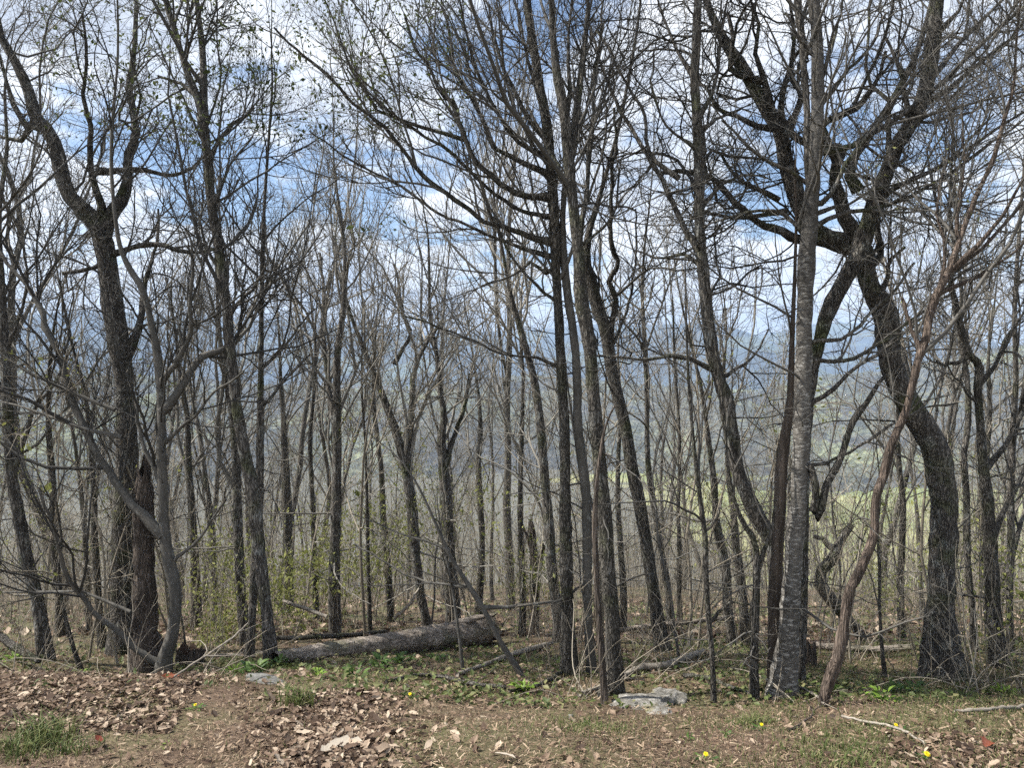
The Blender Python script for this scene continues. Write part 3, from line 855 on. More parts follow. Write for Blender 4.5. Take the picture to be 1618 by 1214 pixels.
tree('bent_stem', 'brown barkless crooked stem leaning right in front of the oak', 'tree',
     '1299,1118,15 1313,1067,18 1325,1033,18 1332,1000,16 1338,960,16 1346,927,16 1361,897,17 1376,863,17 1383,833,14 1381,800,13 1387,777,13 1397,750,14 1410,700,14 1430,653,12 1442,607,11 1451,567,13 1463,533,13 1470,493,13 1483,460,12 1500,427,11 1517,377,9 1533,333,8 1550,293,7 1570,250,7 1587,187,6 1602,133,5',
     ['1470,500,7 1483,440,6 1490,390,5 1485,320,4 1500,240,3', '1500,430,6 1540,400,5 1580,360,5 1616,320,4', '1483,462,6 1530,440,5 1570,425,4 1616,380,3', '1517,380,5 1515,330,5 1525,260,4 1520,180,3',
      '1455,560,7 1440,520,6 1425,470,5', '1500,425,6 1550,380,6 1590,330,5 1616,285,4'],
     'bare', 'tall', crown_top=560, ext=1.5, dens=1.6, leaves=('pale', 0.009, 0.25, lambda x, y: (y > 180) & (y < 420)), bias=(0.12, 0, 0), knob=0.10)
tree('grey_tree', 'crooked grey trunk behind the brambles near the right edge', 'tree',
     '1580,1075,34 1577,1033,28 1570,967,26 1567,900,24 1563,833,22 1560,783,18 1553,733,15 1550,683,14 1545,617,13 1548,578,14 1533,563,13 1520,527,12 1510,483,10 1502,440,8 1508,390,7 1500,330,5',
     ['1545,612,7 1570,580,6 1590,530,5 1612,500,4', '1555,745,8 1590,700,7 1616,650,6', '1533,563,6 1500,575,6 1480,570,4', '1565,860,8 1590,800,7 1612,760,6'],
     'dark', 'oak', depth=6.4, crown_top=640, ext=1.5, dens=1.0)
tree('slim_tree', 'slim wavy stem between the massive oak and the crooked grey trunk', 'tree',
     '1540,1040,12 1537,967,11 1533,933,11 1528,867,11 1527,783,11 1523,717,10 1530,667,10 1527,587,9 1515,530,7 1520,470,6 1512,400,5', (), 'grey', 'tall', depth=7.0, crown_top=640, ext=1.5, dens=0.8)
tree('slim_tree', 'slender upright stem at the very right edge', 'tree',
     '1600,1060,13 1596,1000,12 1595,933,11 1598,867,11 1597,800,11 1600,700,11 1605,600,9 1603,500,8 1608,400,6', ['1600,700,6 1616,640,5', '1597,880,7 1612,830,6'], 'grey', 'tall', depth=6.9, crown_top=700, ext=2, dens=0.8)
tree('snag', 'crooked broken snag with a forked top behind the barkless stem', 'snag',
     '1363,1010,14 1347,987,17 1327,967,21 1307,940,23 1293,917,21 1300,897,19 1317,883,19 1323,863,14 1335,845,11 1347,830,9', ['1320,872,11 1310,862,10 1300,852,9 1285,848,7'], 'grey', 'none', depth=8.6, ext=0)
tree('slim_tree', 'straight dark pole of a tree seen over the meadow between snag and oak', 'tree',
     '1425,1003,12 1423,933,11 1425,867,11 1427,800,10 1420,730,8 1418,660,7 1422,590,5', (), 'dark', 'mid', depth=9.0, crown_top=900, ext=1.0, dens=0.9)
tree('sapling', 'thin dark sapling just right of the barkless stem', 'sapling',
     '1399,1074,7 1394,1030,6 1390,960,5 1390,900,5 1387,840,4 1392,780,3', (), 'dark', 'sap', crown_top=980, ext=0.4)
tree('slim_tree', 'short dark stem in front, left of the clump by the birch', 'tree',
     '1192,1102,16 1192,1033,14 1194,967,13 1196,887,12 1190,850,10 1174,827,9 1160,790,7 1150,740,6 1146,680,4', ['1194,900,7 1215,850,6 1225,800,4'], 'dark', 'tall', depth=4.95, crown_top=900, ext=0.6, dens=0.6)
tree('slim_tree', 'slender dark stem left of the short dark stem, near the rock', 'tree',
     '1128,1112,10 1125,1033,9 1120,983,9 1115,900,10 1114,850,8 1107,800,7 1096,700,6 1088,600,5 1084,500,4', ['1120,985,5 1150,950,4 1185,955,3', '1113,850,5 1128,820,4 1140,790,3'], 'dark', 'tall', crown_top=900, ext=0.8, dens=0.5)

# middle distance, each stem traced
MID = [
    ('sturdy grey trunk left of the slim stem, behind the leaning tree', '388,1032,18 380,930,16 376,830,16 372,700,14 362,620,12 350,560,9 345,500,7', 8.0, 'grey'),
    ('dark trunk behind the long end of the fallen log', '455,962,20 455,900,18 453,800,16 450,717,12 447,650,9', 13.5, 'dark'),
    ('forked trunk rising behind the left part of the fallen log', '530,1018,20 528,900,19 531,800,18 533,683,15 532,600,13 534,550,12 543,483,9 545,400,7', 9.0, 'grey'),
    ('thin straight pole behind the middle of the fallen log', '585,1005,8 582,900,7 580,800,6 577,700,5', 9.6, 'dark'),
    ('strongly forked tree behind the thick end of the fallen log', '676,995,15 663,930,16 655,860,19 650,800,20 641,740,17 625,680,14 610,640,12 595,600,10 570,540,8 545,470,6', 9.8, 'grey'),
    ('broad rough trunk behind the broken end of the log', '717,978,27 711,900,25 705,800,23 701,740,19 697,700,15 702,660,12 697,627,10 690,560,8 680,500,6', 10.5, 'oak'),
    ('slender trunk standing alone right of the broken log end', '757,952,12 762,867,11 759,800,11 756,733,9 759,683,8 757,633,6', 13.0, 'dark'),
    ('narrow dark trunk left of the brown broken snag', '824,1010,13 826,950,12 824,880,12 822,800,10 824,700,8 827,600,6', 9.2, 'dark'),
    ('trunk leaning left close behind the tall central trunk', '882,988,19 872,900,18 865,800,18 862,767,17 855,683,16 847,617,14 837,573,12 822,520,10 808,470,8', 8.2, 'grey'),
    ('thin leaning trunk right of the dark leaning trunk', '1057,945,12 1047,883,12 1033,800,10 1028,770,10 1023,717,9 1022,617,8 1018,533,7 1015,460,5', 9.5, 'grey'),
    ('straight thin pole between the leaning trunks and the birch clump', '1074,970,9 1073,867,8 1072,800,7 1074,700,6 1068,600,5', 11.0, 'dark'),
    ('grey trunk behind the slender dark stem near the rock', '1156,1000,18 1150,967,17 1147,900,17 1133,833,15 1128,760,12 1120,700,9', 8.5, 'grey'),
    ('trunk with pale bark just left of the clump by the birch', '1178,1005,16 1172,930,15 1163,860,14 1158,800,12 1150,740,9', 8.8, 'grey'),
    ('dark trunk right of the massive oak, half hidden by brambles', '1568,1005,20 1560,940,18 1556,880,16 1550,800,13 1558,720,10', 8.8, 'dark'),
    ('dark trunk at far left behind the stout grey trunk', '97,1010,16 92,940,14 86,860,13 84,780,12 78,700,10', 9.0, 'dark'),
    ('thin dark trunk left of the thick forked oak', '162,1028,14 156,950,12 150,860,11 148,780,10 142,700,8', 8.0, 'dark'),
    ('thin trunk second left of the thick forked oak', '142,1010,10 138,930,9 134,840,9 126,760,7', 9.4, 'grey'),
    ('dark trunk in the gap right of the curved maple stem', '311,988,17 308,900,15 304,820,14 298,740,11 296,660,9', 10.5, 'dark'),
    ('thin trunk just right of the gap trunk by the curved maple', '341,985,12 338,900,11 334,820,10 322,740,8', 11.5, 'grey'),
    ('pair-like straight trunk left of the forked log tree', '500,985,11 497,900,10 494,800,9 490,700,8 496,620,6', 12.0, 'dark'),
    ('leaning trunk between the forked trees behind the log', '617,975,13 613,900,12 606,820,11 602,740,9 592,660,7', 12.2, 'dark'),
    ('slim trunk close behind the dark front trunk', '985,1000,12 985,930,11 980,860,10 976,780,9 978,700,7', 9.6, 'grey'),
    ('slim trunk right of the snag, far over the meadow edge', '1395,985,9 1392,920,8 1390,850,7', 14.0, 'dark'),
    ('pale thin trunk beneath the bent part of the massive oak', '1458,985,9 1455,930,8 1452,860,8 1447,790,6', 12.5, 'grey'),
]
FORK = {'strongly': ['645,745,12 647,700,11 650,633,10 655,583,9 667,550,8 680,533,7 697,507,5', '653,575,7 648,530,6 638,500,5 622,417,4'], 'forked trunk': ['531,690,9 520,600,8 513,533,8 510,467,6 505,400,5'],
        'broad': ['701,740,9 722,680,8 735,640,6 742,590,4']}
for lab, tr, dp, mt in MID:
    tree('woodland_tree', lab, 'tree', tr, next((v for k, v in FORK.items() if lab.startswith(k)), ()), mt, 'mid', depth=dp, crown_top=780, ext=2.2, group='trees standing on the slope behind the clearing', sides=9,
         tip=0.0032, dens=0.9, leaves=('pale', 0.016, 0.35, lambda x, y: y > 560) if random.random() < 0.5 else None)
tree('snag', 'short brown splintered snag in the middle of the wood', 'snag',
     '845,1000,16 845,940,17 844,890,15 842,850,13 838,825,8', ['844,880,8 832,850,6 826,830,4', '845,900,6 858,870,5 862,845,3'], 'rot', 'none', depth=9.4, ext=0)
# leaning saplings in front of the log
tree('sapling', 'thin grey sapling leaning left over the broken log end', 'sapling',
     '826,1072,11 795,1022,10 760,957,9 735,917,8 710,877,7 685,820,5 660,767,4 640,737,3', ['742,930,5 700,922,4 640,905,3 560,860,3', '765,960,5 830,957,5 890,947,5 935,915,4'], 'smooth', 'sap', crown_top=1000, ext=0.3, dens=0.9)
tree('sapling', 'thin upright sapling in front of the thick log end', 'sapling',
     '732,1068,6 726,1010,5 716,940,5 705,880,4 695,830,3', (), 'smooth', 'sap', crown_top=950, ext=0.3, dens=0.7)

# ------------------------------------------------------------------ trees further down the slope: copies of a few grown trees
def lib_tree(seed, h, wig, forks, leafy, dens=1.0, tip=0.006, slim=1.0):
    g = np.random.default_rng(seed)
    k = 22
    P = np.zeros((1, k, 3))
    d = np.array([g.normal() * 0.06, g.normal() * 0.06, 1.0])
    for j in range(1, k):
        d = norm(d + wig * 0.35 * g.normal(size=3) * np.array([1, 1, 0.2]) + np.array([0, 0, 0.10]))
        P[0, j] = P[0, j - 1] + d * h / (k - 1)
    P[0, 0, 2] = -0.6
    r0 = 0.0072 * h * slim
    R = (r0 * np.linspace(1.1, 0.12, k))[None]
    A, AR = grow(P, R, [forks], 0.32, 0.75, 0.42, [h * 0.45], 12, wig * 0.45, 0.12, 0.62, g, lenfall=0.4, rl=0.02)
    PA, RA = np.concatenate([spline(P[0], 12)[None], A]), np.concatenate([np.linspace(R[0, 0], R[0, -1], 12)[None], AR])
    n1 = [int(20 * dens)] + [int(9 * dens)] * forks
    B, BR = grow(PA, RA, n1, 0.30, 0.99, 0.68, [h * 0.19] + [h * 0.15] * forks, 8, wig * 0.6, 0.10, 0.6, g, rmin=tip * 1.6, lenfall=0.45)
    lb = np.linalg.norm(B[:, -1] - B[:, 0], axis=1)
    C, CR = grow(B, BR, np.round(lb * 4.6 * dens), 0.1, 1.0, 0.7, lb * 0 + 0.75, 5, wig * 0.7, 0.09, 0.7, g, rmin=tip)
    lc = np.linalg.norm(C[:, -1] - C[:, 0], axis=1)
    D, DR = grow(C, CR, np.round(lc * 4.0 * dens + g.random(len(lc)) * 0.6), 0.1, 1.0, 0.7, lc * 0 + 0.38, 3, wig * 0.7, 0.08, 0.8, g, rmin=tip * 0.75)
    tr = join([tubes(P, R, 9, 0.04, g), tubes(A, AR, 6)])
    cr = join([tubes(B, BR, 4), tubes(C, CR, 3), tubes(D, DR, 3)])
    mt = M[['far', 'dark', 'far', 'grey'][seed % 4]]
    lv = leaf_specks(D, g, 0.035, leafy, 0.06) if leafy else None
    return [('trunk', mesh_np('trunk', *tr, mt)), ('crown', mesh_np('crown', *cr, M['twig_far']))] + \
        ([('leaves', mesh_np('leaves', lv[0], None, M['pale'], False, lv[2], lv[1]))] if lv else [])


LIB = [lib_tree(31, 13, 0.26, 3, 0), lib_tree(32, 15, 0.18, 2, 0), lib_tree(33, 11, 0.34, 4, 0), lib_tree(34, 14, 0.22, 1, 0, 0.9, slim=0.75),
       lib_tree(35, 12, 0.30, 3, 0.35), lib_tree(36, 16, 0.16, 2, 0), lib_tree(37, 10, 0.28, 2, 0.7, 0.8, slim=0.8), lib_tree(38, 13, 0.36, 4, 0),
       lib_tree(39, 9, 0.2, 1, 0.0, 0.7, slim=0.6), lib_tree(40, 12, 0.24, 2, 0.15)]


def place(lib, name, label, cat, group, x, y, rz, sc, lean=(0, 0)):
    o = empty(name, (x, y, gz(x, y)))
    o.rotation_euler = (lean[0], lean[1], rz)
    o.scale = (sc, sc, sc)
    tag(o, label, cat, group)
    for nm, me in lib:
        link(bpy.data.objects.new(nm, me), o)
    return o


LMK = [(40, 'the stout left-edge trunk'), (115, 'the thin bent sapling'), (200, 'the thick forked oak'), (268, 'the curved maple stem'), (418, 'the tall left-leaning tree'),
       (530, 'the forked log trunk'), (660, 'the strongly forked log tree'), (714, 'the broad rough trunk'), (760, 'the broken log end'), (840, 'the brown splintered snag'),
       (896, 'the tall central trunk'), (965, 'the dark front trunk'), (1040, 'the dark leaning trunk'), (1124, 'the slender dark stem'), (1192, 'the short dark stem'),
       (1250, 'the pale birch'), (1330, 'the barkless stem'), (1425, 'the straight dark pole'), (1490, 'the massive oak'), (1572, 'the crooked grey trunk')]
LOOK = ['broad forked', 'tall straight', 'crooked', 'slim', 'budding forked', 'tall slender', 'small budding', 'gnarled', 'thin young', 'faintly budding']
PENDING = []


def name_by_place(start):
    """labels from look, depth in the wood and the nearest landmark; those alike are counted from the front"""
    seen = {}
    for o, look, where, y, px in sorted(PENDING[start:], key=lambda r: r[3]):
        lx, ln_ = min(LMK, key=lambda r: abs(r[0] - px))
        if px < -10 or px > 1628:
            txt = f"{look} {where} past the {'left' if px < 0 else 'right'} edge"
        else:
            txt = f"{look} {where} {'left' if px < lx else 'right'} of {ln_}"
        k = seen[txt] = seen.get(txt, 0) + 1
        o['label'] = txt + ('' if k == 1 else [', second back', ', third back', ', fourth back', ', fifth back', ', sixth back', ', seventh back'][min(k - 2, 5)])


BANDS = [(13, 26, 24, 'bare tree among the first rows on the slope behind the clearing', 'first rows of trees on the slope'),
         (26, 58, 66, 'bare tree in the thick of the wood further down the slope', 'trees in the thick of the wood'),
         (58, 125, 105, 'small distant bare tree low on the wooded slope', 'distant trees low on the slope')]
spots = []
for y0, y1, cnt, lab, grp in BANDS:
    n = tries = 0
    while n < cnt and tries < 6000:
        tries += 1
        y = y0 + (y1 - y0) * rng.random()
        x = (rng.random() * 2 - 1) * (0.74 * y + 1.5)
        if any((x - a) ** 2 + (y - b) ** 2 < (0.9 + 0.012 * y) ** 2 for a, b in spots):
            continue
        px = CX + x / y * F
        if y < 20 and 590 < px < 790:
            continue
        spots.append((x, y))
        if y < 60 and 1285 < px < 1470 and rng.random() < 0.6:
            continue                       # the wood is thinner here: the meadow shows through
        i = int(rng.choice(len(LIB), p=np.array([12, 11, 9, 15, 8, 9, 9, 9, 12, 6]) / 100))
        sc = float(np.clip(rng.normal(0.92, 0.16), 0.55, 1.25)) * (0.85 if y < 26 else 1.0)
        o_ = place(LIB[i], 'woodland_tree', lab, 'tree', grp, x, y, rng.random() * 6.28, sc, rng.normal(size=2) * 0.05)
        if y < 58:
            PENDING.append((o_, LOOK[i], 'tree on the slope' if y < 26 else 'tree deep in the wood', y, px))
        n += 1

name_by_place(0)
# far wood below: one mass that nobody could count
def far_wood():
    g = np.random.default_rng(5)
    pts = []
    for y0, y1, c in ((115, 200, 420), (200, 320, 540), (320, 470, 620), (470, 1100, 650)):
        y = y0 + (y1 - y0) * g.random(c * 3)
        x = (g.random(c * 3) * 2 - 1) * 0.78 * y
        px = CX + x / y * F
        open_ = (y > 430) & (px > 1180) & (px < 1600) & (g.random(len(x)) > 0.08)
        hedge = (y > 470) & (np.sin(x * 0.013 + y * 0.02) < 0.35)
        ok = ~(open_ | hedge)
        pts.append(np.stack([x[ok], y[ok]], 1)[:c])
    p = np.concatenate(pts)
    n = len(p)
    z = ground(p[:, 0], p[:, 1])
    h = g.uniform(9, 15, n)
    P = np.stack([np.stack([p[:, 0] + g.normal(size=n) * 0.4 * q, p[:, 1], z - 1 + (h + 1) * q], 1) for q in (0, 0.5, 1)], 1)
    R = np.stack([h * 0.014, h * 0.009, h * 0.003], 1)
    A, AR = grow(P, R, np.full(n, 8), 0.25, 0.95, 0.6, h * 0.34, 3, 0.15, 0.12, 0.7, g, rmin=0.028, lenfall=0.5, rl=0.022)
    B, BR = grow(A, AR, np.full(len(A), 1), 0.3, 1.0, 0.6, np.full(len(A), 1.6), 2, 0.2, 0.1, 0.8, g, rmin=0.025, rl=0.022)
    return join([tubes(P, R, 3), tubes(A, AR, 3), tubes(B, BR, 3)])


fw = far_wood()
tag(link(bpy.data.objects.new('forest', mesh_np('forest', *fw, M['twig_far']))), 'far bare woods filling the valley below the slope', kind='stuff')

# ------------------------------------------------------------------ saplings, shrubs and brambles under the trees
def lib_sapling(seed, h, n1, leafy, tip=0.0035, mat='cane'):
    g = np.random.default_rng(seed)
    k = 12
    P = np.zeros((1, k, 3))
    d = np.array([g.normal() * 0.12, g.normal() * 0.12, 1.0])
    for j in range(1, k):
        d = norm(d + 0.09 * g.normal(size=3) + np.array([0, 0, 0.04]))
        P[0, j] = P[0, j - 1] + d * h / (k - 1)
    P[0, 0, 2] = -0.15
    R = (0.0046 * h * np.linspace(1, 0.2, k))[None]
    B, BR = grow(P, R, [n1], 0.2, 0.98, 0.75, [h * 0.3], 7, 0.16, 0.06, 0.6, g, rmin=tip)
    lb = np.linalg.norm(B[:, -1] - B[:, 0], axis=1)
    C, CR = grow(B, BR, np.round(lb * 5), 0.15, 1, 0.75, lb * 0 + 0.3, 4, 0.18, 0.05, 0.7, g, rmin=tip * 0.8)
    out = [('stem', mesh_np('stem', *tubes(P, R, 6), M[mat])), ('twigs', mesh_np('twigs', *join([tubes(B, BR, 4), tubes(C, CR, 3)]), M[mat]))]
    if leafy:
        lv = leaf_specks(C, g, 0.02, leafy, 0.03)
        out.append(('leaves', mesh_np('leaves', lv[0], None, M['pale'], False, lv[2], lv[1])))
    return out


SAP = [lib_sapling(51, 2.6, 9, 0), lib_sapling(52, 3.6, 10, 0, mat='twig'), lib_sapling(53, 1.8, 8, 1.5), lib_sapling(54, 4.4, 10, 0), lib_sapling(55, 3.0, 12, 1.8), lib_sapling(56, 2.2, 7, 0, mat='twig')]
n, n_trees = 0, len(PENDING)
while n < 270:
    y = 6.6 + 30 * rng.random() ** 1.5
    x = (rng.random() * 2 - 1) * (0.74 * y + 0.5)
    px = CX + x / y * F
    if y < 8.5 and 430 < px < 780:
        continue
    near = y < 12
    si = int(rng.integers(len(SAP)))
    o_ = place(SAP[si], 'sapling', 'thin bare sapling in the undergrowth just behind the clearing' if near else 'thin pale sapling among the trunks down the slope',
          'sapling', 'saplings just behind the clearing' if near else 'saplings among the trunks', x, y, rng.random() * 6.28, float(rng.uniform(0.55, 1.1)), rng.normal(size=2) * 0.10)
    if near:
        PENDING.append((o_, ['bare', 'dark', 'short leafy', 'tall pale', 'leafy', 'short dark'][si], 'sapling', y, px))
    n += 1


name_by_place(n_trees)


def shrub(label, px, Y, h, stems, leafn, spread=0.35, mat='cane', lm='pale', size=0.018, name='shrub', arch=0.0, cat='shrub', seg=10, twigs=4):
    g = np.random.default_rng(int(px * 7 + Y * 13))
    x = (px - CX) / F * Y
    z = gz(x, Y)
    root = empty(name, (x, Y, z))
    tag(root, label, cat)
    P = np.zeros((stems, seg, 3))
    P[:, 0, :2] = g.normal(size=(stems, 2)) * 0.07
    P[:, 0, 2] = -0.05
    d = norm(np.concatenate([g.normal(size=(stems, 2)) * spread, np.ones((stems, 1))], 1))
    ln = h * g.uniform(0.6, 1.1, stems)
    for j in range(1, seg):
        d = norm(d + 0.10 * g.normal(size=(stems, 3)) + np.array([0, 0, -arch]))
        P[:, j] = P[:, j - 1] + d * (ln / (seg - 1))[:, None]
    R = 0.0035 * np.linspace(1, 0.4, seg)[None] * g.uniform(0.7, 1.5, (stems, 1))
    for q in range(stems):
        link(bpy.data.objects.new('stem', mesh_np('stem', *tubes(P[q:q + 1], R[q:q + 1], 5), M[mat])), root)
    B, BR = grow(P, R, np.full(stems, twigs), 0.25, 1, 0.8, ln * 0.25, 5, 0.15, 0.02, 0.7, g, rmin=0.0015)
    link(bpy.data.objects.new('twigs', mesh_np('twigs', *tubes(B, BR, 3), M[mat])), root)
    if leafn:
        lv = leaf_specks(B, g, size * 1.2, leafn * 4.5, 0.11)
        link(bpy.data.objects.new('leaves', mesh_np('leaves', lv[0], None, M[lm], False, lv[2], lv[1])), root)
    return root


shrub('yellow green spring shrub behind the left end of the log', 480, 9.4, 1.5, 9, 8, 0.3)
shrub('pale leafy shrub just right of the forked trunk behind the log', 562, 10.2, 1.9, 9, 7, 0.3)
shrub('small yellowish shrub left of the log, near the leaning tree', 445, 8.2, 1.0, 7, 7, 0.35)
shrub('tall thin shrub with pale leaves behind the thick log end', 720, 11.5, 3.2, 9, 6, 0.16)
shrub('wispy pale green shrub between the forked log trees', 640, 12.0, 2.9, 8, 6, 0.18)
shrub('pale green shrub deep in the wood at the left', 110, 11.5, 3.0, 8, 6, 0.2)
shrub('low yellow shrub in the gap right of the curved maple', 350, 8.6, 0.6, 8, 8, 0.6)
shrub('pale leafed shrub behind the tall central trunk', 862, 9.0, 1.6, 7, 5, 0.25)
shrub('thin leafy shrub behind the leaning clump near the birch', 1135, 10.5, 2.9, 7, 5, 0.2)
shrub('yellow flecked shrub at the right edge by the grey trunk', 1612, 6.4, 1.1, 7, 5, 0.35)
shrub('pale leafy shrub low behind the thin pole and the log', 600, 10.6, 2.2, 8, 7, 0.25)
shrub('yellow green shrub deep behind the forked log trunk', 520, 12.5, 2.4, 8, 7, 0.25)
shrub('pale green shrub in the gap beyond the hollow stump', 312, 9.6, 1.5, 8, 6, 0.3)
shrub('yellowish shrub beyond the massive oak at mid right', 1512, 8.8, 1.9, 8, 6, 0.25)
shrub('low yellow green shrub in front of the meadow at right', 1395, 10.0, 1.4, 8, 6, 0.3)
BR = [('tangle of pale bramble canes at the foot of the massive oak', 1530, 5.2, 1.25, 12, 0.55), ('arching pale brambles between oak and the crooked grey trunk', 1560, 5.6, 1.4, 12, 0.5),
      ('bramble canes spilling past the right edge', 1606, 5.2, 1.3, 11, 0.5), ('small spray of pale canes at the foot of the birch', 1232, 4.75, 0.55, 8, 0.9),
      ('thin bramble canes right of the barkless stem', 1440, 5.3, 0.8, 7, 0.6), ('spray of dead canes at the foot of the central trunks', 905, 5.1, 0.75, 10, 0.7),
      ('fine dead canes left of the dark front trunk', 935, 5.0, 0.9, 8, 0.45), ('grey canes leaning over the leaves by the curved maple', 330, 5.6, 0.8, 6, 0.8),
      ('dead canes at the far left behind the leaf bank', 30, 6.0, 0.9, 8, 0.6), ('thin dry canes left of the pale rock', 1010, 5.6, 0.9, 7, 0.5),
      ('dry canes between the rock and the short dark stem', 1085, 5.9, 0.9, 8, 0.5), ('thin grey canes behind the barkless stem', 1340, 6.8, 1.2, 9, 0.35),
      ('twiggy canes in front of the rotten snag', 190, 5.4, 0.8, 7, 0.6), ('wiry canes left of the thin bent sapling', 95, 5.7, 1.0, 6, 0.5)]
for lab, px, Yb, hh, st, spd in BR:
    shrub(lab, px, Yb, hh, st, 0, spd, name='bramble', arch=0.05, cat='bramble', seg=12, twigs=3)
# fine dead brush between the trunks: stems past counting
g = np.random.default_rng(77)
nb = 4200
yb = 6.5 + 40 * g.random(nb) ** 1.4
xb = (g.random(nb) * 2 - 1) * 0.72 * yb
ok = ~((yb < 8.8) & (CX + xb / yb * F > 400) & (CX + xb / yb * F < 790))
xb, yb = xb[ok], yb[ok]
nb = len(xb)
P = np.zeros((nb, 5, 3))
P[:, 0] = np.stack([xb, yb, ground(xb, yb) - 0.05], 1)
d = norm(np.concatenate([g.normal(size=(nb, 2)) * 0.22, np.ones((nb, 1))], 1))
ln = g.uniform(0.25, 1.0, nb) ** 1.5 * 2.2 * (1 + yb / 30)
for j in range(1, 5):
    d = norm(d + 0.12 * g.normal(size=(nb, 3)))
    P[:, j] = P[:, j - 1] + d * (ln / 4)[:, None]
R = np.linspace(1, 0.35, 5)[None] * (0.0015 + 0.00014 * yb)[:, None]
B, BR_ = grow(P, R, np.full(nb, 2), 0.3, 0.95, 0.7, ln * 0.35, 3, 0.15, 0.03, 0.7, g, rmin=0.0014)
tag(link(bpy.data.objects.new('undergrowth', mesh_np('undergrowth', *join([tubes(P, R, 3), tubes(B, BR_, 3)]), M['cane']))), 'fine dry brush standing between the trunks', kind='stuff')

# ------------------------------------------------------------------ fallen log, sticks, stumps, rocks
def ground_path(pts, lift=0.0, follow=True):
    """photo pixels of something lying on the ground -> world points (x,y,z,r)"""
    out = []
    for p in pts:
        x, y, w = p[:3]
        Yd = p[3] if len(p) > 3 else hit(x, y + w * 0.5)
        out.append((*at(x, y, Yd), w / 2 / F * Yd))
    return np.array(out)


def fallen_log():
    g = np.random.default_rng(9)
    pts = ground_path(PX('432,1042,20 480,1037,27 560,1027,34 640,1017,38 700,1008,42 768,996,46'))
    ys = np.array([hit(x, y + w * 0.40) for x, y, w in PX('432,1042,20 480,1037,27 560,1027,34 640,1017,38 700,1008,42 768,996,46')])
    ys = np.polyval(np.polyfit(np.arange(6), ys, 1), np.arange(6))
    ys[-1] = max(ys[-1], ys[-2] - 0.2)
    pts = np.array([(*at(x, y, Yd), w / 2 / F * Yd) for (x, y, w), Yd in zip(PX('432,1042,20 480,1037,27 560,1027,34 640,1017,38 700,1008,42 768,996,46'), ys)])
    k, sd = 60, 22
    sp = spline(pts, k)
    b = np.array([sp[k // 2, 0], sp[k // 2, 1], gz(sp[k // 2, 0], sp[k // 2, 1])])
    root = empty('fallen_log', tuple(b))
    tag(root, 'long fallen log with a ragged broken end lying across the slope', 'log')
    rad = sp[:, 3] * (1 + 0.03 * g.normal(size=k))
    V, Q = tubes((sp[:, :3] - b)[None], rad[None], sd, 0.045, g)
    V = V.reshape(k, sd, 3)
    ax = norm(sp[-1, :3] - sp[-4, :3])
    groove = 1 + 0.05 * np.sin(np.arange(sd) * 2.4 + 1)[None] * np.ones((k, 1))
    cen = (sp[:, :3] - b)[:, None]
    V = cen + (V - cen) * groove[..., None]
    V[-1] += ax * g.uniform(-0.16, 0.20, sd)[:, None]
    V[-1] = cen[-1] + (V[-1] - cen[-1]) * g.uniform(0.75, 1.12, sd)[:, None]
    link(bpy.data.objects.new('log_body', mesh_np('log_body', V.reshape(-1, 3), Q, M['log'])), root)
    # hollow splintered end
    c = cen[-1, 0]
    rings = [V[-1], c + (V[-1] - c) * 0.8 - ax * 0.10 + g.normal(size=(sd, 3)) * 0.02, c + (V[-1] - c) * 0.5 - ax * 0.16 + g.normal(size=(sd, 3)) * 0.03, c + (V[-1] - c) * 0.1 - ax * 0.1]
    W = np.concatenate(rings)
    idx = np.arange(4 * sd).reshape(4, sd)
    QQ = np.stack([idx[:-1], np.roll(idx[:-1], -1, 1), np.roll(idx[1:], -1, 1), idx[1:]], -1).reshape(-1, 4)
    link(bpy.data.objects.new('broken_end', mesh_np('broken_end', W, QQ, M['heart'], False)), root)
    for q in range(14):
        a = g.uniform(0, 6.28)
        u = V[-1][q % sd] * 0.75 + c * 0.25
        p = np.array([u - ax * 0.12, u + ax * g.uniform(0.0, 0.12), u + ax * g.uniform(0.10, 0.26) + g.normal(size=3) * 0.03])
        sv, sq = tubes(p[None], np.array([[0.022, 0.016, 0.003]]) * g.uniform(0.6, 1.3), 4)
        link(bpy.data.objects.new('splinter', mesh_np('splinter', sv, sq, M['heart'], False)), root)
    # stub of a limb on the upper side
    p0 = cen[-9, 0] + np.array([0, 0, rad[-9] * 0.8])
    sv, sq = tubes(np.array([p0, p0 + [0.16, 0.02, 0.05], p0 + [0.34, 0.04, 0.07]])[None], np.array([[0.045, 0.035, 0.018]]), 8, 0.08, g)
    link(bpy.data.objects.new('limb_stub', mesh_np('limb_stub', sv, sq, M['log'])), root)


fallen_log()


